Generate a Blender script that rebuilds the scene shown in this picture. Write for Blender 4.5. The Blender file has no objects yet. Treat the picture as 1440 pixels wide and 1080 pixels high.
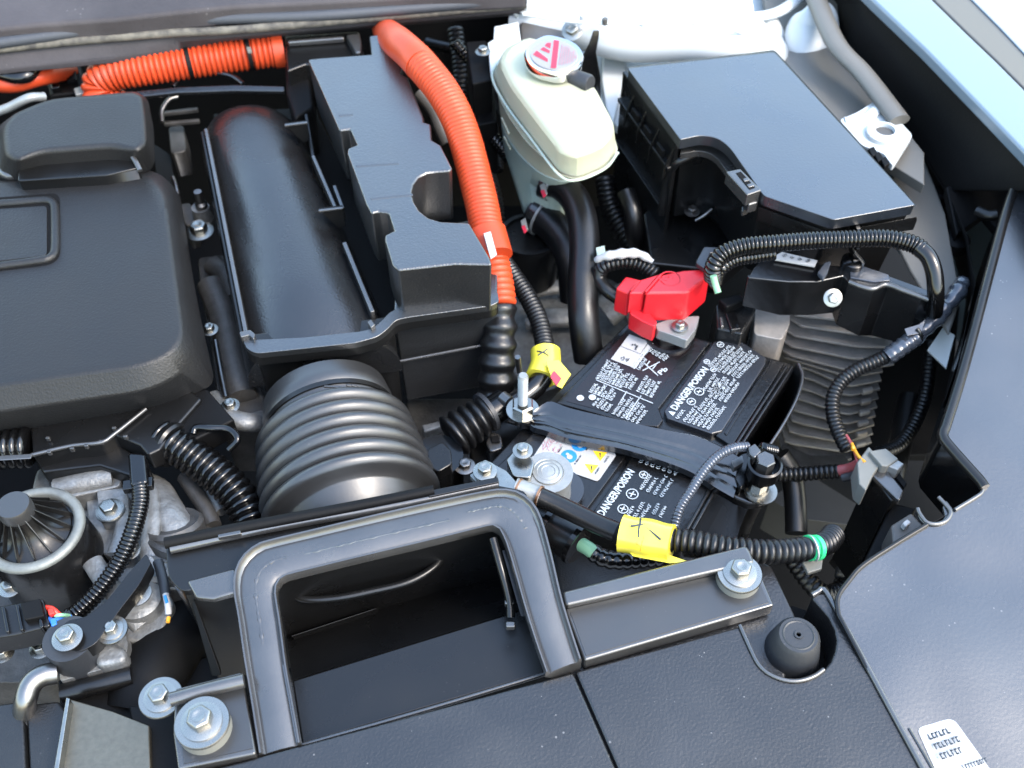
import bpy, bmesh, math, random
from mathutils import Vector, Matrix
from mathutils.geometry import tessellate_polygon
random.seed(7)
R = math.radians
S = bpy.context.scene
COL = S.collection
# ------------------------------------------------------------------ camera
CAM = Vector((0.0, -0.503, 0.60)); PITCH = R(50); F = 1500.0
cd = bpy.data.cameras.new('camera'); cam = bpy.data.objects.new('camera', cd); COL.objects.link(cam)
cam.location = CAM; cam.rotation_euler = (R(90) - PITCH, 0, 0)
cd.sensor_width = 36; cd.lens = 36 * F / 1440.0; cd.clip_start = 0.01; cd.clip_end = 200
cd.dof.use_dof = True; cd.dof.focus_distance = 0.70; cd.dof.aperture_fstop = 9.0
S.camera = cam
# ------------------------------------------------------------------ world + sun
W = bpy.data.worlds.new('World'); S.world = W; W.use_nodes = True
nt = W.node_tree; bg = nt.nodes['Background']
sky = nt.nodes.new('ShaderNodeTexSky'); sky.sky_type = 'NISHITA'; sky.sun_disc = False
SUN_EL, SUN_AZ = R(50), R(122)           # azimuth measured from +Y (away from viewer) towards +X
sky.sun_elevation = SUN_EL; sky.sun_rotation = SUN_AZ
sky.air_density = 1.6; sky.dust_density = 2.0; sky.ozone_density = 0.7
bg.inputs['Strength'].default_value = 0.15
nt.links.new(sky.outputs['Color'], bg.inputs['Color'])
sl = bpy.data.lights.new('sun', 'SUN'); sun = bpy.data.objects.new('sun', sl); COL.objects.link(sun)
sl.energy = 0.55; sl.angle = R(12); sl.color = (1.0, 0.96, 0.9)
sd = Vector((math.sin(SUN_AZ) * math.cos(SUN_EL), math.cos(SUN_AZ) * math.cos(SUN_EL), math.sin(SUN_EL)))
sun.rotation_euler = sd.to_track_quat('Z', 'Y').to_euler()
S.view_settings.view_transform = 'Standard'; S.view_settings.look = 'None'
S.view_settings.exposure = 2.55; S.view_settings.gamma = 1.0
# ------------------------------------------------------------------ placing
SP, CP = math.sin(PITCH), math.cos(PITCH)
def ray(x, y):
    u, v = (x - 720) / F, (540 - y) / F
    return Vector((u, CP + v * SP, -SP + v * CP))
def P(x, y, z=0.0):
    d = ray(x, y); return CAM + d * ((z - CAM.z) / d.z)
def mpp(x, y, z=0.0):                      # metres per photo pixel there
    d = ray(x, y); return ((z - CAM.z) / d.z) / F
def L3(pts, z=None):
    return [P(p[0], p[1], (p[2] if len(p) > 2 else z)) for p in pts]
# ------------------------------------------------------------------ materials
MAT = {}
KEEP = ('white_paint', 'asphalt', 'yellow_tape', 'orange_plastic', 'red_plastic', 'green_tape', 'print_amber', 'print_red')
def mat(name, col, rough=0.5, metal=0.0, bump=0.0, bscale=600.0, var=0.0, vscale=30.0, coat=0.0, spec=0.5, rvar=0.0, dust=0.0, wave=0.0, col2=None, trans=0.0, sss=0.0, emit=None, scratch=0.0):
    m = bpy.data.materials.new(name); m.use_nodes = True; n = m.node_tree; b = n.nodes['Principled BSDF']
    N = n.nodes.new; L = n.links.new
    if name not in KEEP: col = tuple(k * .72 for k in col); col2 = tuple(k * .72 for k in col2) if col2 else None
    c = (*col, 1)
    b.inputs['Base Color'].default_value = c; b.inputs['Roughness'].default_value = rough
    b.inputs['Metallic'].default_value = metal; b.inputs['Coat Weight'].default_value = coat
    b.inputs['Specular IOR Level'].default_value = spec
    tc = N('ShaderNodeTexCoord')
    if trans: b.inputs['Transmission Weight'].default_value = trans
    if sss:
        b.inputs['Subsurface Weight'].default_value = sss; b.inputs['Subsurface Scale'].default_value = 0.01
        b.inputs['Subsurface Radius'].default_value = (1, 1, .8)
    cur = None
    if var or col2:
        no = N('ShaderNodeTexNoise'); no.inputs['Scale'].default_value = vscale; no.inputs['Detail'].default_value = 5; no.inputs['Roughness'].default_value = .65
        L(tc.outputs['Object'], no.inputs['Vector'])
        mx = N('ShaderNodeMix'); mx.data_type = 'RGBA'
        rp = N('ShaderNodeMapRange'); rp.inputs[1].default_value = .35; rp.inputs[2].default_value = .65
        L(no.outputs['Fac'], rp.inputs[0]); L(rp.outputs[0], mx.inputs[0])
        mx.inputs[6].default_value = c
        mx.inputs[7].default_value = (*(col2 if col2 else [min(1, k * (1 + var) + var * .01) for k in col]), 1)
        L(mx.outputs[2], b.inputs['Base Color']); cur = mx.outputs[2]
    if dust:
        vo = N('ShaderNodeTexVoronoi'); vo.inputs['Scale'].default_value = 170; L(tc.outputs['Object'], vo.inputs['Vector'])
        n2 = N('ShaderNodeTexNoise'); n2.inputs['Scale'].default_value = 45; L(tc.outputs['Object'], n2.inputs['Vector'])
        r2 = N('ShaderNodeMapRange'); r2.inputs[1].default_value = .45; r2.inputs[2].default_value = .75; r2.inputs[3].default_value = 0.0; r2.inputs[4].default_value = .16
        L(n2.outputs['Fac'], r2.inputs[0])
        lt = N('ShaderNodeMath'); lt.operation = 'LESS_THAN'; L(vo.outputs['Distance'], lt.inputs[0]); L(r2.outputs[0], lt.inputs[1])
        n3 = N('ShaderNodeTexNoise'); n3.inputs['Scale'].default_value = 14; n3.inputs['Detail'].default_value = 6; L(tc.outputs['Object'], n3.inputs['Vector'])
        r3 = N('ShaderNodeMapRange'); r3.inputs[1].default_value = .45; r3.inputs[2].default_value = .8; r3.inputs[4].default_value = .06 * dust
        L(n3.outputs['Fac'], r3.inputs[0])
        ad = N('ShaderNodeMath'); ad.operation = 'MULTIPLY_ADD'; L(lt.outputs[0], ad.inputs[0]); ad.inputs[1].default_value = .45 * dust; L(r3.outputs[0], ad.inputs[2])
        mx = N('ShaderNodeMix'); mx.data_type = 'RGBA'; L(ad.outputs[0], mx.inputs[0])
        mx.inputs[7].default_value = (.20, .19, .18, 1)
        if cur: L(cur, mx.inputs[6])
        else: mx.inputs[6].default_value = c
        L(mx.outputs[2], b.inputs['Base Color'])
    if rvar:
        no = N('ShaderNodeTexNoise'); no.inputs['Scale'].default_value = vscale * .7; no.inputs['Detail'].default_value = 6
        L(tc.outputs['Object'], no.inputs['Vector'])
        rp = N('ShaderNodeMapRange'); rp.inputs[1].default_value = .3; rp.inputs[2].default_value = .7
        rp.inputs[3].default_value = max(.05, rough - rvar); rp.inputs[4].default_value = min(1, rough + rvar)
        L(no.outputs['Fac'], rp.inputs[0]); L(rp.outputs[0], b.inputs['Roughness'])
    if bump:
        no = N('ShaderNodeTexNoise'); no.inputs['Scale'].default_value = bscale * 1.3; no.inputs['Detail'].default_value = 2
        L(tc.outputs['Object'], no.inputs['Vector'])
        bp = N('ShaderNodeBump'); bp.inputs['Strength'].default_value = bump; bp.inputs['Distance'].default_value = .0006
        L(no.outputs['Fac'], bp.inputs['Height']); L(bp.outputs[0], b.inputs['Normal'])
    if wave:
        no = N('ShaderNodeTexNoise'); no.inputs['Scale'].default_value = 9; no.inputs['Detail'].default_value = 1
        L(tc.outputs['Object'], no.inputs['Vector'])
        b2 = N('ShaderNodeBump'); b2.inputs['Strength'].default_value = .5 * wave; b2.inputs['Distance'].default_value = .02
        L(no.outputs['Fac'], b2.inputs['Height']); L(b2.outputs[0], bp.inputs['Normal'])
    m.node_tree.nodes['Principled BSDF'].inputs['Coat Roughness'].default_value = min(.4, rough * .9)
    MAT[name] = m; return m
mat('grained_black_plastic', (.010, .0105, .011), .36, bump=.55, bscale=750, rvar=.06, dust=.25)
mat('cover_plastic', (.0125, .0125, .013), .46, spec=.35, bump=.6, bscale=450, rvar=.05, dust=.12)
mat('box_plastic', (.010, .0105, .0115), .34, spec=1.0, coat=.8, bump=.7, bscale=420, rvar=.06, dust=.2)
mat('smooth_black_plastic', (.006, .006, .0062), .30, spec=.4, bump=.08, bscale=300, rvar=.08, dust=.15)
mat('matte_black', (.0035, .0035, .0038), .6, spec=.15, bump=.2, bscale=300)
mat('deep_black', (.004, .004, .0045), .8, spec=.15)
mat('dome_plastic', (.010, .0102, .011), .27, spec=.75, bump=.5, bscale=420, rvar=.05, dust=.25)
mat('fuse_lid_plastic', (.012, .015, .020), .30, spec=1.0, coat=1.0, bump=.25, bscale=420, rvar=.08, dust=.35, wave=.25)
mat('duct_plastic', (.028, .027, .026), .28, spec=.9, coat=.6, bump=.12, bscale=250, var=.35, vscale=25, rvar=.10)
mat('hose_plastic', (.019, .019, .0195), .40, spec=.8, coat=.15, bump=.08, bscale=300, rvar=.06, dust=.2)
mat('rubber', (.004, .004, .0045), .38, bump=.2, bscale=400, rvar=.08)
mat('grey_rubber', (.020, .022, .026), .5, bump=.2, bscale=500, dust=.3)
mat('gloss_black', (.003, .003, .0033), .16, bump=.05, bscale=300, rvar=.05)
mat('black_steel', (.005, .005, .0055), .24, bump=.35, bscale=160, rvar=.12, coat=.7)
mat('strap_gloss', (.004, .004, .0045), .17, bump=.7, bscale=110, rvar=.10, vscale=60, coat=1.0)
mat('front_cover_plastic', (.008, .008, .009), .38, spec=.7, bump=.5, bscale=420, rvar=.05, dust=1.0)
mat('side_cover_plastic', (.010, .012, .016), .30, spec=1.0, coat=.7, wave=1.0, bump=.22, bscale=350, rvar=.10, vscale=8, dust=.8)
mat('orange_plastic', (.46, .050, .014), .42, spec=.35, bump=.15, bscale=200, var=-.22, vscale=25, dust=.35)
mat('red_plastic', (.50, .010, .016), .38, bump=.05, bscale=300)
mat('yellow_tape', (.68, .57, .05), .22, coat=.6, bump=.1, bscale=90)
mat('green_tape', (.03, .45, .16), .35)
mat('white_label', (.42, .42, .42), .35)
mat('cap_label', (.26, .25, .25), .4)
mat('print_white', (.50, .55, .58), .45)
mat('print_dark', (.03, .04, .05), .5)
mat('print_blue', (.02, .22, .55), .4)
mat('print_amber', (.85, .48, .02), .4)
mat('print_pink', (.45, .20, .24), .4)
mat('print_red', (.36, .012, .035), .4)
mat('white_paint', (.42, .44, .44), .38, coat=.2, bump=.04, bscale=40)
mat('shaded_white_paint', (.15, .142, .125), .45, bump=.05, bscale=60, var=-.12, vscale=10)  # white body paint with the apron's shade put into its colour
mat('grey_primer', (.075, .070, .064), .5, var=.25, vscale=12)
mat('zinc', (.43, .42, .38), .28, 1.0, bump=.15, bscale=250, var=-.15, vscale=120, rvar=.1)
mat('chrome', (.85, .85, .86), .12, 1.0)
mat('steel', (.28, .27, .26), .34, 1.0, bump=.15, bscale=200, rvar=.1, var=-.25, vscale=60)
mat('lead_grey', (.36, .37, .36), .42, .45, bump=.3, bscale=260, var=-.2, vscale=70)
mat('cast_aluminium', (.30, .305, .30), .5, .6, bump=.8, bscale=330, col2=(.19, .19, .185), vscale=130, rvar=.1)
mat('dark_aluminium', (.11, .105, .10), .52, .5, bump=.5, bscale=330, col2=(.05, .048, .045), vscale=40)
mat('fin_aluminium', (.40, .365, .33), .5, .3, bump=.4, bscale=300, col2=(.27, .25, .23), vscale=50)
mat('gold_steel', (.22, .20, .155), .38, .8, bump=.3, bscale=300, col2=(.18, .165, .13), vscale=200)
mat('ring_plastic', (.24, .25, .23), .5, .4, bump=.3, bscale=300, col2=(.15, .155, .145), vscale=60)
mat('tank_plastic', (.45, .455, .33), .36, sss=.5, var=-.06, vscale=20, bump=.05, bscale=60)
mat('coolant_zone', (.30, .40, .37), .36, sss=.35, col2=(.46, .52, .42), vscale=14)
mat('battery_plastic', (.005, .005, .0055), .26, bump=.5, bscale=180, rvar=.08, dust=.2)
mat('battery_label', (.008, .005, .0055), .3, bump=.2, bscale=200)
mat('battery_pad', (.012, .014, .019), .34, spec=.8, bump=.1, bscale=200)
mat('cowl_plastic', (.030, .025, .027), .75, bump=.5, bscale=200, var=.4, vscale=12, dust=.9)
mat('seal_rubber', (.04, .045, .055), .6, bump=.3, bscale=150, dust=.6)
mat('sandy_edge', (.16, .145, .115), .8, bump=.6, bscale=200, col2=(.05, .045, .04), vscale=90)
mat('fender_paint', (.13, .18, .23), .25, coat=.8)
mat('grey_trim', (.10, .095, .085), .5)
mat('grey_clip', (.17, .17, .15), .5, var=.15)
mat('copper', (.6, .3, .16), .35, 1.0)
mat('wire_red', (.7, .04, .02), .4); mat('wire_blue', (.03, .18, .65), .4); mat('wire_orange', (.85, .38, .03), .4)
mat('wire_green', (.25, .5, .3), .4); mat('wire_maroon', (.28, .05, .05), .5)
mat('silver_wrap', (.07, .08, .10), .22, .3, coat=.6, bump=1.0, bscale=60, var=-.2, vscale=60)
mat('asphalt', (.30, .31, .32), .9, bump=1, bscale=90, col2=(.2, .21, .22), vscale=60)
# ------------------------------------------------------------------ objects
ORG = {}
def link(o, parent, origin):
    COL.objects.link(o)
    if parent: o.parent = parent
    ORG[o.name] = origin
def thing(name, base, label, cat, group=None):
    o = bpy.data.objects.new(name, None); o.location = base; o.empty_display_size = .02
    COL.objects.link(o); ORG[o.name] = Vector(base)
    o['label'] = label; o['category'] = cat
    if group: o['group'] = group
    return o
def tag(o, label=None, cat=None, group=None, kind=None):
    if label: o['label'] = label
    if cat: o['category'] = cat
    if group: o['group'] = group
    if kind: o['kind'] = kind
    return o
def mk(name, verts, faces, m, parent=None, bevel=0.0, seg=2, smooth=True, sub=0, ang=35, recalc=True):
    verts = [Vector(v) for v in verts]
    if parent: org = ORG[parent.name]
    else:
        zs = min(v.z for v in verts); c = sum(verts, Vector()) / len(verts); org = Vector((c.x, c.y, zs))
    me = bpy.data.meshes.new(name); me.from_pydata([v - org for v in verts], [], faces); 
    if recalc:
        bm = bmesh.new(); bm.from_mesh(me); bmesh.ops.recalc_face_normals(bm, faces=bm.faces); bm.to_mesh(me); bm.free()
    me.materials.append(MAT[m] if isinstance(m, str) else m)
    if smooth:
        me.polygons.foreach_set('use_smooth', [True] * len(me.polygons)); me.set_sharp_from_angle(angle=R(ang))
    o = bpy.data.objects.new(name, me)
    if not parent: o.location = org
    link(o, parent, org)
    if bevel:
        b = o.modifiers.new('bevel', 'BEVEL'); b.width = bevel; b.segments = seg; b.limit_method = 'ANGLE'; b.angle_limit = R(32)
        b.use_clamp_overlap = True; b.harden_normals = True
    if sub:
        s = o.modifiers.new('sub', 'SUBSURF'); s.levels = s.render_levels = sub
    return o
def join_geo(parts):
    V, Fc = [], []
    for v, f in parts:
        k = len(V); V += list(v); Fc += [tuple(i + k for i in q) for q in f]
    return V, Fc
def loft_geo(rings, cap0=True, cap1=True, closed=True):
    V = []; Fc = []; n = len(rings[0])
    for r in rings: V += list(r)
    for k in range(len(rings) - 1):
        a, b = k * n, (k + 1) * n
        for i in range(n if closed else n - 1):
            j = (i + 1) % n; Fc.append((a + i, a + j, b + j, b + i))
    if cap0: Fc.append(tuple(range(n)))
    if cap1: Fc.append(tuple(range((len(rings) - 1) * n, len(rings) * n)))
    return V, Fc
def prism_geo(pts, h, z=None, shrink=0.0):
    top = L3(pts, z) if not isinstance(pts[0], Vector) else pts
    c = sum(top, Vector()) / len(top)
    bot = [Vector((c.x + (p.x - c.x) * (1 - shrink), c.y + (p.y - c.y) * (1 - shrink), p.z - h)) for p in top]
    return loft_geo([top, bot])
def prism(name, pts, z, h, m, parent=None, bevel=.0015, seg=2, shrink=0.0, **k):
    V, Fc = prism_geo(pts, h, z, shrink); return mk(name, V, Fc, m, parent, bevel, seg, **k)
def spline(pts, n):
    pts = [Vector(p) for p in pts]
    if len(pts) == 2: return [pts[0].lerp(pts[1], i / (n - 1)) for i in range(n)]
    q = [2 * pts[0] - pts[1]] + pts + [2 * pts[-1] - pts[-2]]
    dense = []
    for i in range(1, len(q) - 2):
        for s in range(24):
            t = s / 24; a, b, c, d = q[i - 1], q[i], q[i + 1], q[i + 2]
            dense.append(.5 * ((2 * b) + (c - a) * t + (2 * a - 5 * b + 4 * c - d) * t * t + (3 * b - a - 3 * c + d) * t ** 3))
    dense.append(pts[-1]); L = [0]
    for i in range(1, len(dense)): L.append(L[-1] + (dense[i] - dense[i - 1]).length)
    out = []; j = 0
    for k in range(n):
        s = L[-1] * k / (n - 1)
        while j < len(L) - 2 and L[j + 1] < s: j += 1
        t = (s - L[j]) / max(1e-9, L[j + 1] - L[j]); out.append(dense[j].lerp(dense[j + 1], min(1, max(0, t))))
    return out
def plen(pts): return sum((Vector(pts[i]) - Vector(pts[i - 1])).length for i in range(1, len(pts)))
def sweep_geo(pts, rad, ns=16, cap=True, squash=1.0):
    rings = []; t0 = (pts[1] - pts[0]).normalized()
    up = Vector((0, 0, 1)) if abs(t0.z) < .9 else Vector((0, 1, 0))
    nrm = (up - t0 * up.dot(t0)).normalized()
    for i, p in enumerate(pts):
        a = pts[max(0, i - 1)]; b = pts[min(len(pts) - 1, i + 1)]; t = (b - a).normalized()
        nrm = (nrm - t * nrm.dot(t)).normalized(); bi = t.cross(nrm); r = rad(i / (len(pts) - 1)) if callable(rad) else rad
        rings.append([p + (nrm * math.cos(2 * math.pi * k / ns) * squash + bi * math.sin(2 * math.pi * k / ns)) * r for k in range(ns)])
    return loft_geo(rings, cap, cap)
def tube(name, pts, r, m, parent=None, n=None, ns=16, corr=None, cdepth=.13, z=None, sharp=False, **k):
    """pts = photo (x, y, z) stations or vectors; corr = ring pitch in metres"""
    if not isinstance(pts[0], Vector): pts = L3(pts, z)
    L = plen(pts)
    if corr:
        cnt = max(2, round(L * 1.03 / corr)); n = cnt * 6 + 1
        prof = [0, .0, 1, 1, 1, .0] if sharp else [0, .5, .93, 1, .93, .5]
        base = r if callable(r) else (lambda t: r)
        fn = lambda t: base(t) * (1 - cdepth * (1 - prof[int(round(t * (n - 1))) % 6]))
        sp = spline(pts, n); V, Fc = sweep_geo(sp, fn, ns)
        return mk(name, V, Fc, m, parent, ang=60, **k)
    n = n or max(8, int(L / .005)); sp = spline(pts, n)
    V, Fc = sweep_geo(sp, r, ns); return mk(name, V, Fc, m, parent, ang=50, **k)
def frame(axis):
    a = Vector(axis).normalized(); u = Vector((0, 0, 1)) if abs(a.z) < .95 else Vector((1, 0, 0))
    x = u.cross(a).normalized(); return x, a.cross(x), a
def lathe_geo(c, prof, axis=(0, 0, 1), ns=32, rot=0.0):
    x, y, a = frame(axis); rings = []
    for r, h in prof:
        rings.append([Vector(c) + a * h + (x * math.cos(rot + 2 * math.pi * k / ns) + y * math.sin(rot + 2 * math.pi * k / ns)) * max(r, 1e-5) for k in range(ns)])
    return loft_geo(rings, prof[0][0] < 1e-4, prof[-1][0] < 1e-4)
def lathe(name, c, prof, m, parent=None, axis=(0, 0, 1), ns=32, bevel=0, **k):
    V, Fc = lathe_geo(c, prof, axis, ns); return mk(name, V, Fc, m, parent, bevel, **k)
def box(name, c, size, m, parent=None, bevel=.001, rz=0.0, tilt=None, seg=2, **k):
    M = Matrix.Rotation(rz, 3, 'Z')
    if tilt: M = M @ Matrix.Rotation(tilt[0], 3, 'X') @ Matrix.Rotation(tilt[1], 3, 'Y')
    V = [Vector(c) + M @ Vector((sx * size[0] / 2, sy * size[1] / 2, sz * size[2] / 2)) for sx in (-1, 1) for sy in (-1, 1) for sz in (-1, 1)]
    Fc = [(0, 1, 3, 2), (4, 6, 7, 5), (0, 4, 5, 1), (2, 3, 7, 6), (0, 2, 6, 4), (1, 5, 7, 3)]
    return mk(name, V, Fc, m, parent, bevel, seg, **k)
def bar(name, a, b, w, h, m, parent=None, bevel=.0008, **k):
    """rectangular bar from a to b (vectors); w across, h tall (downwards from a-b line)"""
    a, b = Vector(a), Vector(b); d = b - a; s = Vector((-d.y, d.x, 0)).normalized() * w / 2; dn = Vector((0, 0, -h))
    V = [a - s, a + s, b + s, b - s]; V += [v + dn for v in V]
    return mk(name, V, [(0, 1, 2, 3), (7, 6, 5, 4), (0, 4, 5, 1), (1, 5, 6, 2), (2, 6, 7, 3), (3, 7, 4, 0)], m, parent, bevel, **k)
def plate(name, verts, th, m, parent=None, bevel=.0008, normal=None, **k):
    """flat panel in any plane given as vectors, thickness th backwards"""
    v = [Vector(p) for p in verts]
    nn = normal or (v[1] - v[0]).cross(v[2] - v[0]).normalized()
    if nn.dot(CAM - v[0]) < 0: nn = -nn
    V, Fc = loft_geo([v, [p - nn * th for p in v]]); return mk(name, V, Fc, m, parent, bevel, **k)
# hexagonal flange bolts: one set of shared meshes, each bolt its own objects
BM = {}
def bolt(c, s, label, group='hex flange bolts', parts=('flange', 'head', 'dimple'), axis=(0, 0, 1), wr=1.0, wm='zinc', hm='zinc', sleeve=0.0, parent=None, rot=.3, top=True, shaft=0.0):
    """s = washer radius in metres"""
    key = (parts, round(wr, 2), wm, hm, round(sleeve / s, 2), round(shaft / s, 2))
    if key not in BM:
        lst = []
        O = Vector((0, 0, 0))
        def g(nm, geo, m, bev=0):
            V, Fc = geo; me = bpy.data.meshes.new(nm); me.from_pydata([v for v in V], [], Fc)
            bm = bmesh.new(); bm.from_mesh(me); bmesh.ops.recalc_face_normals(bm, faces=bm.faces)
            if bev: bmesh.ops.bevel(bm, geom=[e for e in bm.edges if len(e.link_faces) == 2 and e.calc_face_angle() > .6], offset=bev, segments=2, affect='EDGES', profile=.5)
            bm.to_mesh(me); bm.free(); me.materials.append(MAT[m])
            me.polygons.foreach_set('use_smooth', [True] * len(me.polygons)); me.set_sharp_from_angle(angle=R(35)); lst.append((nm, me))
        h = 0
        if sleeve: g('spacer', lathe_geo(O, [(.0, -sleeve / s), (.97, -sleeve / s), (.97, -.06), (0, -.06)]), 'grey_clip')
        if 'washer' in parts:
            g('washer', lathe_geo(O, [(0, -.06), (wr, -.06), (wr, .0), (wr * .97, .05), (0, .05)], ns=40), wm); h = .05
        if 'flange' in parts:
            g('flange', lathe_geo(O, [(0, h), (.74, h), (.74, h + .06), (.5, h + .13), (0, h + .13)]), hm)
        if 'head' in parts:
            g('bolt_head', lathe_geo(O, [(0, h + .1), (.47, h + .1), (.47, h + .48), (.40, h + .55), (0, h + .55)], ns=6), hm, .035)
        if 'dimple' in parts:
            g('dimple', lathe_geo(O, [(.24, h + .54), (.24, h + .575), (.19, h + .575), (.15, h + .555), (0, h + .555)]), hm)
        if shaft: g('stud', lathe_geo(O, [(0, h), (.21, h), (.21, h + shaft / s), (.15, h + shaft / s + .08), (0, h + shaft / s + .08)]), hm)
        BM[key] = lst
    x, y, a = frame(axis)
    M = Matrix((x, y, a)).transposed().to_4x4() @ Matrix.Rotation(rot, 4, 'Z')
    if parent is None:
        root = bpy.data.objects.new('flange_bolt', None); root.empty_display_size = .01
        COL.objects.link(root); root.matrix_world = Matrix.Translation(c) @ M @ Matrix.Scale(s, 4); ORG[root.name] = Vector(c)
        root['label'] = label; root['category'] = 'bolt'; root['group'] = group
        for nm, me in BM[key]:
            o = bpy.data.objects.new(nm, me); COL.objects.link(o); o.parent = root
    else:
        pts = []
        for nm, me in BM[key]: pts.append(me)
        first = bpy.data.objects.new('bolt', pts[0]); COL.objects.link(first); first.parent = parent
        first.matrix_local = Matrix.Translation(Vector(c) - ORG[parent.name]) @ M @ Matrix.Scale(s, 4)
        for nm, me in BM[key][1:]:
            o = bpy.data.objects.new(nm, me); COL.objects.link(o); o.parent = first
        root = first
    return root
# flat print: glyph shapes a hair above the surface
def basis(p0, p1, z):
    a, b = P(*p0, z), P(*p1, z); u = (b - a); l = u.length; u = u / l; v = Vector((0, 0, 1)).cross(u).normalized(); return a, u, v, l
def text_geo(s, a, u, v, length=None, height=None, lift=.0004, bold=0.0):
    cu = bpy.data.curves.new('t', 'FONT'); cu.body = s; cu.size = 1; cu.resolution_u = 2; cu.offset = bold
    o = bpy.data.objects.new('t', cu); COL.objects.link(o)
    me = bpy.data.meshes.new_from_object(o)
    xs = [w.co.x for w in me.vertices]; ys = [w.co.y for w in me.vertices]
    x0, x1, y0, y1 = min(xs), max(xs), min(ys), max(ys)
    sx = (length / (x1 - x0)) if length else height / (y1 - y0); sy = (height / (y1 - y0)) if height else sx
    n = u.cross(v)
    V = [a + u * ((w.co.x - x0) * sx) + v * ((w.co.y - y0) * sy) + n * lift for w in me.vertices]
    Fc = [tuple(p.vertices) for p in me.polygons]
    bpy.data.objects.remove(o); bpy.data.curves.remove(cu); bpy.data.meshes.remove(me)
    return V, Fc
def rect_geo(a, u, v, x0, y0, x1, y1, lift=.0004):
    n = u.cross(v); return [a + u * x0 + v * y0 + n * lift, a + u * x1 + v * y0 + n * lift, a + u * x1 + v * y1 + n * lift, a + u * x0 + v * y1 + n * lift], [(0, 1, 2, 3)]
def micro(a, u, v, x0, y0, x1, y1, rows, rnd, fill=.93, lift=.0004):
    """rows of tiny unreadable print"""
    g = []; rh = (y1 - y0) / rows
    for r in range(rows):
        yb = y1 - (r + 1) * rh; x = x0; xe = x1 if rnd.random() < .6 else x0 + (x1 - x0) * rnd.uniform(.6, .98); ch = rh * .80
        while x < xe - ch * .4:
            wl = rnd.randint(3, 9)
            for _ in range(wl):
                if x > xe - ch * .4: break
                cw = ch * .52; k = rnd.randint(0, 3)
                g.append(rect_geo(a, u, v, x, yb, x + cw * .45, yb + ch, lift))
                if k != 0: g.append(rect_geo(a, u, v, x, yb + ch * .74, x + cw, yb + ch, lift))
                if k != 1: g.append(rect_geo(a, u, v, x, yb, x + cw, yb + ch * .26, lift))
                if k == 2: g.append(rect_geo(a, u, v, x + cw * .62, yb, x + cw, yb + ch, lift))
                x += cw * 1.22
            x += ch * .35
    return g
def printed(name, geos, m, parent, **k):
    V, Fc = join_geo(geos); return mk(name, V, Fc, m, parent, smooth=False, recalc=False, **k)
def dome_geo(c, rx, ry, h, ns=24, nr=5, rz=0):
    rings = []
    for i in range(nr + 1):
        t = i / nr * math.pi / 2
        rings.append([Vector(c) + Matrix.Rotation(rz, 3, 'Z') @ Vector((rx * math.cos(t) * math.cos(2 * math.pi * k / ns), ry * math.cos(t) * math.sin(2 * math.pi * k / ns), 0)) + Vector((0, 0, h * math.sin(t))) for k in range(ns)])
    rings[-1] = [p.lerp(Vector(c) + Vector((0, 0, h)), .98) for p in rings[-1]]
    return loft_geo(rings)
def rounded(pts, r, n=4):
    """round corners of a photo-pixel polygon (2D), r in px or list"""
    out = []; m = len(pts)
    for i in range(m):
        p = Vector(pts[i][:2]); a = Vector(pts[i - 1][:2]); b = Vector(pts[(i + 1) % m][:2]); rr = r[i] if isinstance(r, (list, tuple)) else r
        if rr <= 0: out.append(tuple(p)); continue
        d1 = min(rr, (a - p).length * .48); d2 = min(rr, (b - p).length * .48)
        s = p + (a - p).normalized() * d1; e = p + (b - p).normalized() * d2
        for k in range(n + 1):
            t = k / n; q = s * (1 - t) ** 2 + p * 2 * t * (1 - t) + e * t * t; out.append((q.x, q.y))
    return out
# ================================================================== ground, bay, bodywork
def Q(x, y, pl):                           # photo pixel -> plane z = a + b*X + c*Y
    a, b, c = pl; d = ray(x, y); t = (a + b * CAM.x + c * CAM.y - CAM.z) / (d.z - b * d.x - c * d.y); return CAM + d * t
def LQ(pts, pl): return [Q(p[0], p[1], pl) for p in pts]
g = mk('ground', [(-6, -4, -.85), (8, -4, -.85), (8, 12, -.85), (-6, 12, -.85)], [(0, 1, 2, 3)], 'asphalt', smooth=False); tag(g, kind='structure')
# deep tub of the engine bay: floor and firewall
bay = thing('engine_bay_tub', (0, 0, -.40), 'deep dark tub of the engine bay seen in the gaps behind everything', 'bay floor')
ORG[bay.name] = Vector((0, 0, -.40)); bay['kind'] = 'structure'; del bay['category']; del bay['label']
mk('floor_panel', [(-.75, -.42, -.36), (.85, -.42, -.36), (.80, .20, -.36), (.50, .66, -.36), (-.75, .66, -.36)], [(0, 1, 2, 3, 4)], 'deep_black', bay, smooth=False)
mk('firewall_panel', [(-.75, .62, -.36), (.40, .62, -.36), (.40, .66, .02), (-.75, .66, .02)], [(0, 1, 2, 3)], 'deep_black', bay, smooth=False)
mk('side_panel', [(-.74, -.42, -.36), (-.74, .66, -.36), (-.74, .66, 0), (-.74, -.42, 0)], [(0, 1, 2, 3)], 'deep_black', bay, smooth=False)
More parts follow.
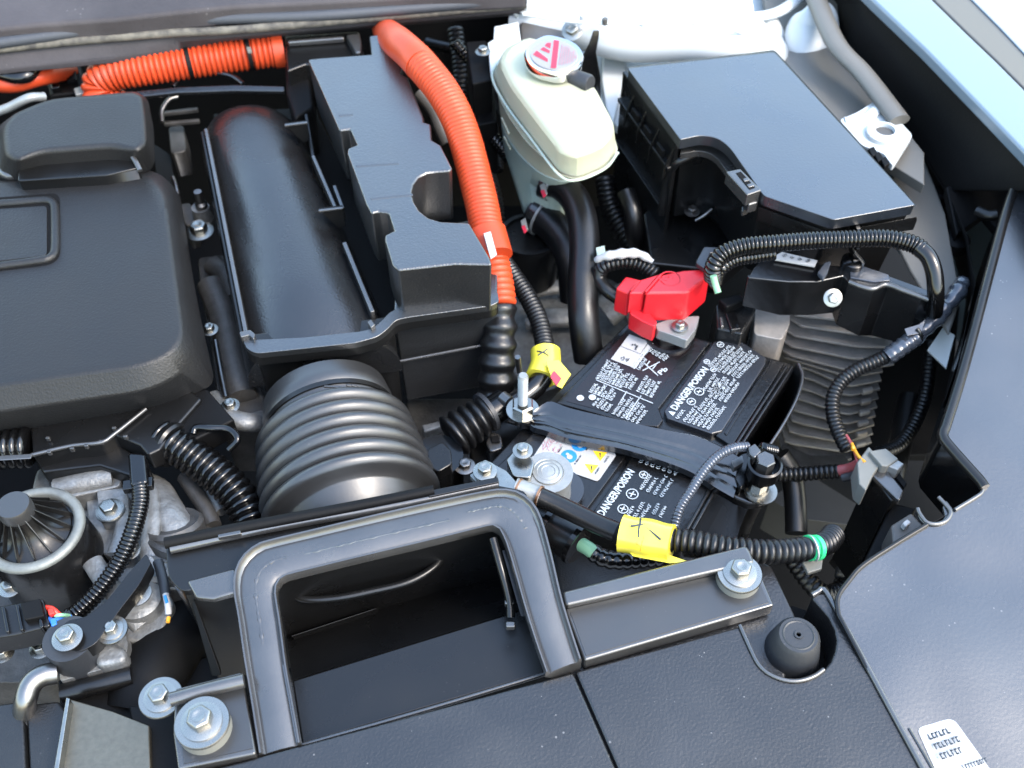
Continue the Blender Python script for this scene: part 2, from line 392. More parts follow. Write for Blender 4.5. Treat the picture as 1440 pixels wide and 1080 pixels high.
# cowl
cw = thing('cowl_panel', P(350, 20, .05), 'dusty purple-grey cowl along the top left edge with a sandy seal line', 'cowl')
def strip(name, top, bot, zt, zb, h, m, par, bevel=.0015, **k):
    """band of body panel between two photo polylines"""
    a = [P(x, y, zt) for x, y in top]; b = [P(x, y, zb) for x, y in bot]; n = len(a)
    a, b = a, b; V = a + b + [p - Vector((0, 0, h)) for p in a] + [p - Vector((0, 0, h)) for p in b]
    Fc = []
    for i in range(n - 1):
        Fc += [(i, i + 1, n + i + 1, n + i), (2 * n + i, 3 * n + i, 3 * n + i + 1, 2 * n + i + 1), (i, 2 * n + i, 2 * n + i + 1, i + 1), (n + i, n + i + 1, 3 * n + i + 1, 3 * n + i)]
    Fc += [(0, n, 3 * n, 2 * n), (n - 1, 3 * n - 1, 4 * n - 1, 2 * n - 1)]
    return mk(name, V, Fc, m, par, bevel, **k)
xs = [-320, -100, 60, 160, 250, 330, 480, 740]
strip('cowl_top', [(x, y - 160) for x, y in zip(xs, [70, 45, 32, 24, 16, 12, 6, -8])], list(zip(xs, [68, 50, 34, 27, 17, 9, 1, -14])), .10, .075, .02, 'cowl_plastic', cw, .004)
tube('seal_bead', [(x, y, .062) for x, y in zip(xs, [88, 72, 52, 38, 29, 26, 20, -2])], .0052, 'seal_rubber', cw, n=60)
tube('cowl_channel', [(x, y, .066) for x, y in zip(xs, [76, 60, 42, 31, 22, 17, 10, -8])], .004, 'matte_black', cw, n=60)
tube('sandy_seam', [(x, y, .056) for x, y in zip(xs, [95, 79, 62, 53, 46, 42, 29, 6])], .0038, 'sandy_edge', cw, n=80)
strip('cowl_lip', list(zip(xs, [98, 84, 66, 57, 50, 45, 32, 9])), list(zip(xs, [122, 108, 92, 82, 66, 50, 36, 13])), .052, .040, .006, 'cowl_plastic', cw, .002)
# inner fender / apron painted white
sheet = (-.02, 0, .02)
tw = thing('strut_tower', P(930, 60, -.02), 'bright white painted strut tower behind the black fuse box', 'strut tower')
mk('tower_panel', *loft_geo([LQ(p, sheet) for p in ([(700, -90), (1160, -90), (1215, 130), (1180, 200), (960, 200), (900, 165), (868, 178), (850, 160), (800, 110), (731, 40)],)] + [[v - Vector((0, 0, .01)) for v in LQ([(700, -90), (1160, -90), (1215, 130), (1180, 200), (960, 200), (900, 165), (868, 178), (850, 160), (800, 110), (731, 40)], sheet)]]), 'white_paint', tw, .002)
def blob(name, rows, m, par, sub=2, **k):
    V, Fc = loft_geo([L3(r) for r in rows]); return mk(name, V, Fc, m, par, sub=sub, ang=180, **k)
def ridge(name, pts, r, m, par, sq=.6, ns=14, n=28, **k):
    sp = spline(L3(pts), n); V, Fc = sweep_geo(sp, r, ns, squash=sq); return mk(name, V, Fc, m, par, ang=80, **k)
ridge('tower_rim', [(725, 12, .03), (800, 22, .03), (880, 42, .025), (960, 42, .03), (1040, 52, .03), (1085, 72, .0)], lambda t: .030 + .012 * math.sin(t * 3.1), 'white_paint', tw, .55)
ridge('tower_shoulder', [(780, -25, .04), (880, -6, .04), (980, 8, .04), (1050, 5, .04)], lambda t: .026, 'white_paint', tw, .5)
ridge('tower_flange', [(860, 62, .01), (950, 60, .012), (1030, 58, .01), (1060, 66, .0)], lambda t: .012, 'white_paint', tw, .4)
tube('sealer_bead', [(735, 20, .062), (800, 30, .058), (880, 34, .056), (960, 32, .058), (1030, 42, .054), (1080, 66, .02)], .0016, 'white_paint', tw, n=60, ns=8)
tube('sealer_bead', [(870, 68, .018), (940, 64, .020), (1010, 62, .020), (1040, 72, .012), (1062, 74, .01)], .0014, 'grey_clip', tw, n=50, ns=8)
for x, y, z in ((820, 22, .055), (851, 25, .056), (905, 30, .058)): lathe('spot_weld', P(x, y, z), [(0, -.004), (.0035, -.004), (.003, .001), (0, .0004)], 'white_paint', tw, ns=16)
lathe('drain_hole', P(851, 26, .062), [(0, -.006), (.0026, -.006), (.0026, .0), (0, .0)], 'grey_primer', tw, ns=16)
ridge('tower_swage', [(1030, 8, .05), (1045, 28, .045), (1062, 48, .03), (1080, 62, .01)], lambda t: .010, 'white_paint', tw, .7)
prism('tower_gusset', [(731, 22), (748, 10), (800, 42), (780, 66), (742, 70), (731, 60)], .035, .03, 'grey_primer', tw, .003)
bolt(P(742, 14, .046), .012, None, parent=tw, wm='white_paint', hm='white_paint')
tube('wire_hook', [(722, 8, .05), (723, 16, .045), (728, 26, .035), (731, 34, .03)], .0022, 'white_paint', tw)
plate('support_leg', L3([(848, 63), (884, 64), (878, 110), (862, 175), (852, 150), (846, 110)], -.004), .01, 'white_paint', tw, .002)
# reservoir bracket
rb = thing('reservoir_bracket', P(710, 70, .02), 'small white metal bracket bolted left of the coolant reservoir', 'bracket')
prism('bracket_plate', [(695, 37), (729, 30), (733, 60), (712, 82), (690, 106), (686, 60), (694, 55)], .045, .004, 'white_paint', rb, .001)
prism('mount_block', [(655, 58), (684, 56), (692, 112), (664, 118)], .035, .05, 'matte_black', rb, .002)
bolt(P(679, 73, .046), .0095, 'zinc bolt on the black block left of the white reservoir bracket')
bolt(P(805, 43, .045), .0135, 'zinc bolt with coloured washer just behind the reservoir cap', axis=(-.2, -.6, .8))
bk = mk('black_brace', *loft_geo([L3([(834, 42, .06), (843, 42, .06), (838, 70, .03), (845, 108, .01), (845, 160, -.03), (820, 160, -.03), (806, 98, .012), (820, 76, .03), (828, 60, .045)]), [v - Vector((0, .002, .006)) for v in L3([(834, 42, .06), (843, 42, .06), (838, 70, .03), (845, 108, .01), (845, 160, -.03), (820, 160, -.03), (806, 98, .012), (820, 76, .03), (828, 60, .045)])]]), 'black_steel', None, .0008)
tag(bk, 'black pressed steel brace between the reservoir cap and the fuse box', 'brace')
# right hand apron: grey shaded slope with mounting tab
ap = thing('fender_apron', P(1190, 150, -.02), 'shaded grey-white inner fender panel with a holed tab right of the fuse box', 'inner fender')
slope = (-.03, .15, .0)
mk('apron_slope', *loft_geo([LQ([(1060, -90), (1175, -90), (1180, 60), (1300, 215), (1300, 260), (1170, 180), (1090, 90)], slope), [v - Vector((0, 0, .01)) for v in LQ([(1060, -90), (1175, -90), (1180, 60), (1300, 215), (1300, 260), (1170, 180), (1090, 90)], slope)]]), 'shaded_white_paint', ap, .001)
ridge('apron_fold', [(1140, -20, 0.0460), (1175, 60, 0.0440), (1215, 105, 0.0400), (1265, 170, 0.0360)], lambda t: .010, 'shaded_white_paint', ap, .6)
ridge('apron_rib', [(1078, 28, .02), (1092, 50, .012), (1108, 80, -.005), (1112, 96, -.01)], lambda t: .011 - .004 * t, 'white_paint', ap, .7)
ridge('seam_lip', [(1040, 22, .03), (1068, 23, .03), (1098, 15, .03), (1128, -6, .03), (1150, -30, .03)], lambda t: .0065, 'white_paint', ap, .6)
ridge('hinge_arm', [(1150, -40, .05), (1150, -6, .045), (1151, 18, .035), (1144, 42, .02), (1142, 68, .01), (1143, 92, .0)], lambda t: [.0085, .009, .008, .016, .027, .012][min(5, int(t * 5.999))] * (1) if t in (0, 1) else .0085 + (.0195 * max(0, math.sin(max(0, (t - .42)) / .58 * math.pi * .93)) ** .8), 'white_paint', ap, .45, n=40)
tb = [(1180, 168), (1205, 158), (1236, 138), (1284, 190), (1256, 234), (1243, 216), (1212, 204)]
prism('mounting_tab', rounded(tb, [6, 6, 5, 5, 5, 3, 6], 3), .032, .006, 'white_paint', ap, .002)
ridge('tab_bead', [(1188, 172, 0.0300), (1215, 168, 0.0320), (1236, 152, 0.0320)], lambda t: .006, 'white_paint', ap, .6, n=12)
lathe('tab_boss', P(1243, 188, .034), [(.015, -.002), (.015, .002), (.011, .0045), (.0085, .0045), (.0080, -.001), (.0, -.001)], 'white_paint', ap)
lathe('tab_hole', P(1243, 188, .034), [(.0078, .0), (.0078, .0012), (0, .0012)], 'grey_primer', ap)
for i, (x, y) in enumerate([(1228, 212), (1236, 219), (1245, 226)]):
    prism('rubber_pad', [(x - 7, y - 4), (x + 1, y - 7), (x + 7, y + 3), (x - 1, y + 8)], .036, .008, 'matte_black', ap, .001)
prism('lower_panel', [(1258, 238), (1292, 200), (1330, 300), (1352, 420), (1335, 470), (1280, 380), (1240, 300)], -.012, .004, 'shaded_white_paint', ap, .002)
prism('lower_web', [(1240, 400), (1350, 430), (1330, 640), (1200, 640)], -.20, .01, 'deep_black', ap, .002)
# fender with black seal wall
fd = thing('front_fender', P(1400, 120, .0), 'pale blue-white car fender edge running down the top right corner', 'fender')
strip('fender_skin', [(1100, -130), (1228, 0), (1300, 68), (1370, 140), (1445, 218), (1560, 350), (1690, 530)], [(1180, -130), (1313, 0), (1360, 46), (1400, 84), (1450, 134), (1560, 250), (1700, 420)], .075, .070, .012, 'fender_paint', fd, .003)
strip('fender_trim', [(1182, -130), (1314, 0), (1361, 46), (1401, 84), (1451, 134), (1561, 250), (1701, 420)], [(1236, -130), (1366, 0), (1406, 40), (1440, 76), (1490, 130), (1600, 245), (1740, 400)], .066, .058, .015, 'grey_trim', fd, .002)
strip('fender_outer', [(1237, -130), (1368, 0), (1408, 40), (1442, 76), (1492, 130), (1602, 245), (1742, 400)], [(1239, -130), (1371, 0), (1411, 40), (1445, 76), (1495, 130), (1605, 245), (1745, 400)], .060, .055, .3, 'fender_paint', fd, .001)
wl = thing('fender_seal_wall', P(1300, 150, 0), 'broad black plastic wall under the pale fender edge', 'fender liner')
strip('liner_face', [(1098, -130), (1226, 0), (1298, 68), (1368, 140), (1443, 218), (1475, 262)], [(1050, -130), (1158, 0), (1180, 68), (1232, 130), (1285, 190), (1330, 262)], .068, .0, .006, 'matte_black', wl, .002)
strip('liner_lower', [(1285, 190), (1330, 262), (1360, 330), (1372, 400), (1350, 500), (1330, 560)], [(1280, 200), (1310, 262), (1335, 330), (1360, 420), (1340, 560), (1310, 660)], .0, -.16, .004, 'deep_black', wl, .001)
strip('liner_ledge', [(1330, 262), (1440, 240), (1475, 262)], [(1345, 330), (1384, 300), (1410, 330)], .004, -.01, .01, 'matte_black', wl, .002)
for x, y, r in ((1345, 335, .012), (1322, 270, .009)):
    lathe('liner_boss', P(x, y, -.02), [(0, -.01), (r, -.01), (r, .0), (r * .7, .002), (0, .002)], 'matte_black', wl)
tube('liner_rib', [(1374, 297, .012), (1390, 303, .014), (1402, 302, .016)], .0045, 'smooth_black_plastic', wl)
# ------------------------------------------------------------------ side cover
side = (.022, .0, .10)
sc = thing('headlamp_cover', Q(1320, 850, side), 'wide satin grey-black cover panel filling the lower right corner', 'cover panel')
uslot = [(1331, 702), (1326, 712), (1329, 724), (1324, 733), (1314, 736), (1303, 733), (1296, 722), (1292, 714), (1288, 717), (1294, 730), (1303, 739)]
outl = [(1423, 270), (1407, 318), (1356, 506), (1327, 600), (1324, 612), (1327, 622), (1378, 680), (1381, 688), (1378, 694), (1342, 717)] + uslot + [(1260, 764), (1213, 795), (1196, 815), (1178, 838), (1177, 862), (1184, 876), (1294, 1078), (1330, 1150), (1900, 1150), (1900, 600), (1640, 420), (1446, 238), (1430, 240)]
tp = LQ(outl, side)
mk('cover_sheet', *loft_geo([tp, [v - Vector((0, 0, .004)) for v in tp]]), 'side_cover_plastic', sc, .0012)
# raised rounded border and hanging skirt on the bay side
rim = LQ([(1423, 268), (1407, 318), (1356, 506), (1327, 600), (1323, 611), (1326, 623), (1376, 680), (1381, 688)], side)
tube('cover_border', [v + Vector((.001, 0, .002)) for v in spline(rim, 60)], .0038, 'smooth_black_plastic', sc, n=90, ns=10)
tube('cover_edge', [v + Vector((.0, 0, .001)) for v in spline(LQ([(1381, 690), (1376, 697), (1342, 718)], side), 20)], .0013, 'duct_plastic', sc, n=20, ns=8)
tube('cover_edge', [v + Vector((.0, 0, .001)) for v in LQ([(1303, 739), (1260, 765), (1213, 796), (1193, 818), (1178, 840), (1178, 862), (1186, 880), (1240, 980), (1294, 1079), (1335, 1155)], side)], .0016, 'smooth_black_plastic', sc, n=80, ns=8)
tube('slot_rim', [v + Vector((0, 0, .001)) for v in LQ([(1319, 700), (1330, 712), (1336, 722), (1330, 733), (1316, 738), (1302, 735), (1292, 722), (1290, 716)], side)], .0014, 'duct_plastic', sc, n=40, ns=8)
def skirt(name, px, pl, h, m, par, th=.002, drift=0):
    a = LQ(px, pl); b = [v + Vector((drift, 0, -h)) for v in a]; n = len(a); V = a + b + [v + Vector((th, th * .3, 0)) for v in a] + [v + Vector((th, th * .3, 0)) for v in b]; Fc = []
    for i in range(n - 1): Fc += [(i, i + 1, n + i + 1, n + i), (2 * n + i, 3 * n + i, 3 * n + i + 1, 2 * n + i + 1), (i, 2 * n + i, 2 * n + i + 1, i + 1), (n + i, n + i + 1, 3 * n + i + 1, 3 * n + i)]
    Fc += [(0, n, 3 * n, 2 * n), (n - 1, 3 * n - 1, 4 * n - 1, 2 * n - 1)]
    return mk(name, V, Fc, m, par)
skirt('cover_skirt', [(1423, 270), (1407, 318), (1356, 506), (1327, 600), (1324, 612), (1327, 622), (1378, 680), (1381, 690)], side, .055, 'gloss_black', sc)
skirt('cover_skirt', [(1342, 718), (1303, 739), (1213, 795), (1178, 838)], side, .05, 'matte_black', sc)
tube('seam_slit', [v + Vector((0, 0, .0003)) for v in LQ([(1278, 1024), (1300, 1062), (1330, 1115)], side)], .0009, 'duct_plastic', sc, n=12, ns=6)
lb = rounded([(1289, 1024), (1340, 1009), (1420, 1120), (1350, 1160)], [9, 12, 4, 4], 5)
t1 = LQ(lb, (.0225, 0, .10)); mk('sticker', *loft_geo([t1, [v - Vector((0, 0, .0006)) for v in t1]]), 'white_label', sc)
rn = random.Random(5)
a0 = Q(1308, 1041, (.0229, 0, .1)); u0 = (Q(1350, 1027, (.0229, 0, .1)) - a0).normalized(); v0 = Vector((0, .1, 1)).normalized().cross(u0).normalized()
gg = []
for r_ in range(3):
    gg += micro(a0 - v0 * (r_ * .0062), u0, v0, 0, 0, .0175 - .002 * r_, .0046, 1, rn, lift=.0003)
gg += micro(a0 - v0 * .0215 + u0 * .008, u0, v0, 0, 0, .016, .0035, 1, rn, lift=.0003)
printed('sticker_print', gg, 'print_dark', bpy.data.objects['sticker'])
# plastic box behind the skirt corner with grey connector
cb = thing('relay_holder', P(1230, 660, -.08), 'black relay holder hanging inside the right wall with a glossy top', 'relay holder')
prism('holder_body', [(1222, 664), (1244, 655), (1272, 688), (1254, 705)], -.03, .12, 'smooth_black_plastic', cb, .0015)
prism('holder_lid', [(1222, 664), (1243, 655), (1271, 690), (1266, 703), (1262, 702)], -.026, .004, 'duct_plastic', cb, .001)
prism('holder_arm', [(1244, 652), (1254, 648), (1276, 680), (1272, 686)], -.03, .03, 'matte_black', cb, .001)
prism('holder_wall', [(1255, 706), (1290, 715), (1240, 800), (1205, 810)], -.045, .1, 'matte_black', cb, .002)
prism('inner_bracket', [(1253, 738), (1282, 720), (1302, 742), (1256, 768)], -.02, .03, 'grey_primer', cb, .002)
prism('bright_clip', [(1269, 735), (1276, 729), (1282, 734), (1274, 741)], -.014, .006, 'white_label', cb, .001)
gc = thing('grey_connector', P(1225, 645, -.04), 'light grey plug with orange and maroon wires low on the right', 'connector')
prism('connector_shell', [(1205, 650), (1222, 627), (1242, 648), (1228, 668), (1218, 690), (1208, 680)], -.022, .02, 'grey_clip', gc, .0012)
prism('connector_lid', [(1222, 634), (1246, 630), (1264, 645), (1248, 656), (1240, 655)], -.018, .014, 'grey_clip', gc, .001)
prism('latch', [(1248, 655), (1262, 646), (1272, 652), (1263, 661)], -.02, .012, 'lead_grey', gc, .001)
tube('wire', [(1198, 624, -.03), (1206, 640, -.025), (1216, 650, -.022)], .0012, 'wire_orange', gc)
tube('wire', [(1190, 612, -.03), (1199, 628, -.03), (1208, 655, -.025)], .0012, 'wire_maroon', gc)
tube('wire', [(1180, 662, -.05), (1195, 659, -.045), (1210, 652, -.035)], .0042, 'wire_maroon', gc)
tube('wire', [(1185, 672, -.05), (1198, 669, -.045), (1212, 664, -.035)], .0032, 'grey_rubber', gc)
prism('orange_splice', [(1197, 626), (1202, 625), (1204, 630), (1199, 631)], -.024, .004, 'wire_orange', gc, .001)
# ================================================================== front cover, stopper, air intake
fc = thing('radiator_cover', P(700, 1020, 0), 'large black grained plastic cover along the bottom edge with dust specks', 'cover panel')
lipc = [(1040, 880), (1046, 893), (1057, 917), (1066, 934), (1078, 946), (1094, 954), (1111, 958), (1128, 957), (1145, 951), (1158, 942), (1168, 930), (1174, 915), (1176, 900), (1173, 885), (1165, 868), (1141, 840), (1147, 834), (1161, 833)]
o2 = [(200, 1150), (240, 1094), (352, 1064), (822, 938)] + lipc + [(1294, 1078), (1332, 1150)]
# split in two sheets along the shut line
pa = [(200, 1150), (240, 1096), (352, 1067), (806, 945), (866, 1081), (896, 1150)]
pb = [(809, 944), (822, 940)] + lipc + [(1294, 1078), (1334, 1150), (899, 1150), (869, 1080)]
for q in (pa, pb): prism('cover_sheet', q, .0, .03, 'front_cover_plastic', fc, .0018)
prism('shut_line_floor', [(800, 940), (815, 938), (905, 1150), (888, 1150)], -.004, .01, 'matte_black', fc, 0)
tube('recess_rim', [v + Vector((0, 0, .0006)) for v in L3(lipc[:10], 0)], .0014, 'duct_plastic', fc, n=40, ns=8)
tube('recess_rim', [v + Vector((0, 0, .0008)) for v in L3([(1141, 838), (1150, 833), (1161, 833), (1200, 903), (1247, 990), (1296, 1080), (1338, 1155)], 0)], .0018, 'duct_plastic', fc, n=60, ns=8)
st = thing('rubber_stopper', P(1112, 935, -.03), 'grey conical rubber bump stopper standing in its recess lower right', 'bump stopper')
c = P(1123, 893, .012)
lathe('stopper_body', c, [(0, -.052), (.0205, -.052), (.0195, -.036), (.0165, -.018), (.0135, -.003), (.0115, .0), (.0, .0)], 'grey_rubber', st, ns=40)
lathe('stopper_ring', c, [(.0098, .0), (.0092, .0005), (.0084, .0)], 'grey_rubber', st, ns=32)
lathe('stopper_nub', c, [(.0028, .0), (.0026, .0009), (.0015, .0009), (.0012, .0), (0, .0)], 'grey_rubber', st, ns=20)
bp = thing('support_bracket', P(1060, 860, -.03), 'black moulded base plate under the washer bolt behind the stopper', 'bracket')
prism('base_plate', [(780, 880), (1020, 800), (1068, 787), (1086, 796), (1120, 868), (1112, 900), (1100, 990), (1000, 1000), (800, 1010)], -.008, .03, 'front_cover_plastic', bp, .002)
prism('stopper_well', [(1000, 900), (1115, 850), (1200, 880), (1230, 960), (1100, 1010)], -.036, .02, 'deep_black', bp, .002)
# ---- air duct with arch mouth
ad = thing('intake_duct', P(560, 950, -.03), 'satin black air intake duct with a big arch shaped mouth at the front', 'air intake')
arch = (.050, .0, .19)       # arch plane, rising away from the viewer
outer = [(364, 1062), (352, 985), (342, 925), (334, 870), (328, 836), (328, 815), (332, 798), (341, 783), (354, 771), (370, 763), (440, 746), (520, 727), (600, 709), (682, 692), (706, 689), (728, 692), (746, 703), (758, 719), (766, 740), (778, 785), (791, 841), (805, 888), (818, 928)]
inner = [(424, 1046), (414, 990), (405, 940), (397, 880), (391, 843), (390, 832), (392, 824), (396, 818), (402, 814), (408, 812), (460, 799), (530, 782), (610, 763), (686, 744), (693, 743), (699, 745), (703, 750), (707, 758), (711, 768), (722, 805), (737, 858), (752, 905), (767, 948)]
n = 70
def rs2(pts, n):
    return [Vector((p.x, p.y)) for p in spline([Vector((a, b, 0)) for a, b in pts], n)]
so, si = rs2(outer, n), rs2(inner, n)
prof = [(0, -.030), (0, .0), (.03, .0030), (.07, .0030), (.10, .0), (.15, -.0010), (.22, -.0002), (.5, .0006), (.78, .0), (.87, -.0012), (.91, -.0005), (.94, .0028), (.975, .0028), (1.0, .0005), (1.0, -.004)]
rings = []
for i in range(n):
    rings.append([Q(*(so[i].lerp(si[i], t)), arch) + Vector((0, 0, dz)) for t, dz in prof])
V, Fc = loft_geo(rings); mk('arch_frame', V, Fc, 'duct_plastic', ad, ang=50)
# worn moulding marks along the arch
for seg, w in (((12, 25), .5), ((26, 44), .52), ((45, 54), .42)):
    sp = [Q(*(so[i].lerp(si[i], w)), arch) + Vector((0, 0, .0004)) for i in range(*seg)]
    V, Fc = sweep_geo(spline(sp, 60), lambda t: .0005 + .0010 * abs(math.sin(t * 17)) * abs(math.sin(t * 41 + 1)), 8, squash=.5); mk('weld_mark', V, Fc, 'duct_plastic', ad)
# tray and walls inside the mouth
tray = (-.010, .0, .05)
fl = LQ([(425, 1046), (766, 946), (738, 856), (560, 911), (411, 957)], tray)
mk('tray_floor', *loft_geo([fl, [v - Vector((0, 0, .004)) for v in fl]]), 'smooth_black_plastic', ad, .0012)
tube('tray_front_lip', [v + Vector((0, 0, .001)) for v in LQ([(424, 1049), (600, 999), (768, 948)], tray)], .0016, 'duct_plastic', ad, n=20, ns=8)
mk('tray_side', *loft_geo([[Q(411, 957, tray), Q(425, 1046, tray), Q(424, 1044, arch), Q(404, 935, arch)], [v + Vector((-.003, 0, 0)) for v in [Q(411, 957, tray), Q(425, 1046, tray), Q(424, 1044, arch), Q(404, 935, arch)]]]), 'duct_plastic', ad)
slp = [Q(411, 957, tray), Q(560, 911, tray), Q(738, 856, tray), P(722, 770, -.09), P(400, 870, -.09)]
mk('duct_ramp', *loft_geo([slp, [v - Vector((0, 0, .004)) for v in slp]]), 'smooth_black_plastic', ad)
bw = [P(400, 870, -.09), P(722, 770, -.09), P(705, 690, -.03), P(380, 790, -.03)]
mk('duct_back_wall', *loft_geo([bw, [v + Vector((0, .004, -.002)) for v in bw]]), 'gloss_black', ad)
mk('duct_step', *loft_geo([[P(408, 895, -.055), P(530, 855, -.055), P(535, 868, -.07), P(420, 908, -.07)], [v + Vector((0, .003, -.004)) for v in [P(408, 895, -.055), P(530, 855, -.055), P(535, 868, -.07), P(420, 908, -.07)]]]), 'smooth_black_plastic', ad, .001)
tube('throat_lip', [(396, 815, -.024), (408, 834, -.024), (432, 843, -.024), (473, 841, -.024), (520, 832, -.024), (575, 818, -.024), (612, 796, -.024), (628, 772, -.024)], .0026, 'smooth_black_plastic', ad, n=60)
rngc = P(520, 790, -.035)
V, Fc = sweep_geo([rngc + Vector((math.cos(a) * .062, -.01 + math.sin(a) * .012, -.035 + math.sin(a) * .05)) for a in [math.pi + i / 30 * math.pi for i in range(31)]], .003, 8)
mk('throat_ring', V, Fc, 'duct_plastic', ad)
rs_ = [Q(706, 760, arch) - Vector((0, 0, .012)), Q(733, 850, arch) - Vector((0, 0, .015)), P(745, 870, -.02), P(728, 795, -.07)]
mk('mouth_side_wall', *loft_geo([rs_, [v + Vector((.004, 0, 0)) for v in rs_]]), 'smooth_black_plastic', ad)
tube('side_guide', [(693, 757, .02), (705, 800, .012), (716, 842, .0), (718, 868, -.006)], .0028, 'smooth_black_plastic', ad)
for x, y in ((716, 848), (718, 880)): box('guide_tab', P(x, y, -.002), (.006, .004, .005), 'duct_plastic', ad, .001)
# resonator box behind the arch
boxz = .014
bt = rounded([(232, 768), (300, 752), (480, 722), (690, 680), (742, 690), (745, 730), (640, 742), (480, 780), (368, 812), (255, 832), (236, 812)], [10, 0, 0, 4, 12, 5, 0, 0, 8, 10, 10], 3)
prism('box_body', bt, boxz, .13, 'smooth_black_plastic', ad, .005, 3, shrink=.06)
tube('box_rim', [(240, 772, boxz + .003), (380, 742, boxz + .003), (560, 710, boxz + .003), (700, 681, boxz + .003)], .0032, 'duct_plastic', ad, n=30)
tube('box_rim', [(232, 764, boxz + .006), (330, 744, boxz + .006), (500, 712, boxz + .006), (610, 690, boxz + .006)], .0038, 'matte_black', ad, n=30)
prism('box_face_panel', [(262, 816), (330, 798), (336, 832), (300, 842), (275, 840)], boxz + .0015, .006, 'duct_plastic', ad, .002)
prism('rim_clip', [(305, 748), (338, 742), (339, 750), (306, 756)], boxz + .008, .006, 'duct_plastic', ad, .0008)
prism('rim_clip', [(600, 690), (700, 670), (702, 678), (603, 699)], boxz + .007, .005, 'smooth_black_plastic', ad, .0008)
fw = [P(258, 830, .012), P(340, 812, .012), P(352, 950, -.055), P(306, 955, -.055)]
mk('box_front_wall', *loft_geo([fw, [v + Vector((0, .004, -.002)) for v in fw]]), 'smooth_black_plastic', ad, .001)
mk('box_left_web', *loft_geo([L3([(256, 800, .0125), (262, 815, .0125), (312, 950, -.02), (298, 952, -.02)]), [v + Vector((-.002, .006, -.002)) for v in L3([(256, 800, .0125), (262, 815, .0125), (312, 950, -.02), (298, 952, -.02)])]]), 'matte_black', ad, .0008)
# side flanges of the duct
fr = [(794, 855), (1064, 793), (1089, 851), (822, 929)]
prism('flange_right', fr, .006, .012, 'duct_plastic', ad, .0015)
prism('flange_right_field', [(802, 861), (1060, 801), (1081, 847), (824, 922)], .0066, .002, 'hose_plastic', ad, 0)
mk('flange_right_ridge', *loft_geo([L3([(790, 832), (1050, 766), (1056, 777), (1062, 792), (795, 853), (793, 845)], .016), L3([(790, 838), (1050, 775), (1056, 784), (1062, 798), (795, 860), (793, 855)], -.004)]), 'duct_plastic', ad, .003)
fll = [(246, 968), (340, 944), (360, 1060), (250, 1082), (243, 1030)]
prism('flange_left', fll, .004, .012, 'duct_plastic', ad, .0015)
prism('flange_left_field', [(252, 990), (342, 966), (356, 1052), (258, 1074)], .0046, .002, 'hose_plastic', ad, 0)
tube('flange_left_ridge', [(240, 984, .011), (290, 970, .011), (343, 957, .011)], .0042, 'duct_plastic', ad, n=14)
bolt(P(1040, 806, .014), mpp(1040, 806, .014) * 32, 'large washer bolt on a spacer at the right end of the duct flange', 'washer bolts of the intake duct', parts=('washer', 'flange', 'head', 'dimple'), wr=1.0, sleeve=.016, rot=.1)
bolt(P(284, 1016, .014), mpp(284, 1016, .014) * 39, 'large washer bolt on a spacer at the bottom left of the duct', 'washer bolts of the intake duct', parts=('washer', 'flange', 'head', 'dimple'), wr=1.0, sleeve=.016, rot=.5)
bolt(P(226, 981, .002), mpp(226, 981, .002) * 31, 'smaller washer bolt just above and left of the bottom left washer bolt', 'washer bolts of the intake duct', parts=('washer', 'flange', 'head', 'dimple'), wr=1.0, rot=.2)
# ================================================================== engine cover
ec = thing('engine_cover', P(120, 400, -.02), 'big matte black engine cover with a raised rectangular recess on the left', 'engine cover')
def rz(pts, z): return [P(x, y, z) for x, y in pts]
topr = rounded([(-190, 272), (188, 240), (232, 262), (250, 400), (262, 486), (212, 517), (-190, 572)], [0, 28, 30, 60, 30, 40, 0], 5)
def inset(pts, d):
    c = Vector((60, 400)); out = []
    for x, y in pts:
        v = Vector((x, y)) - c; out.append((x - v.x / max(1, abs(v.x)) * min(d, abs(v.x)), y - v.y / max(1, abs(v.y)) * min(d, abs(v.y))))
    return out
midr = rounded([(-190, 262), (196, 234), (243, 252), (263, 400), (280, 505), (222, 548), (-190, 606)], [0, 28, 32, 60, 34, 44, 0], 5)
botr = rounded([(-190, 262), (200, 236), (252, 262), (276, 420), (303, 540), (232, 573), (-190, 645)], [0, 24, 28, 60, 16, 40, 0], 5)
zt = .034
V, Fc = loft_geo([rz(inset(topr, 14), zt + .003), rz(inset(topr, 4), zt + .002), rz(topr, zt), rz(midr, zt - .014), rz(botr, zt - .048), rz(botr, zt - .055)])
mk('cover_shell', V, Fc, 'cover_plastic', ec, .004, 3, ang=28)
# badge recess
bz = zt + .0034
ro = rounded([(-60, 282), (84, 271), (84, 362), (70, 372), (-60, 388)], [0, 12, 10, 10, 0], 4)
ri = rounded([(-60, 296), (70, 286), (69, 358), (-60, 374)], [0, 8, 8, 0], 4)
prism('badge_groove', ro, bz, .002, 'deep_black', ec, 0)
tube('badge_frame', [(x, y, bz + .0005) for x, y in [(-60, 290), (10, 286), (60, 282), (72, 284), (77, 292), (78, 325), (77, 354), (70, 363), (60, 366), (10, 373), (-60, 382)]], .0034, 'cover_plastic', ec, n=80, ns=14)
prism('badge_field', [(x - 2, y + 1) for x, y in rounded([(-60, 297), (68, 288), (68, 358), (-60, 373)], [0, 6, 6, 0], 4)], bz + .0012, .002, 'cover_plastic', ec, .0004)
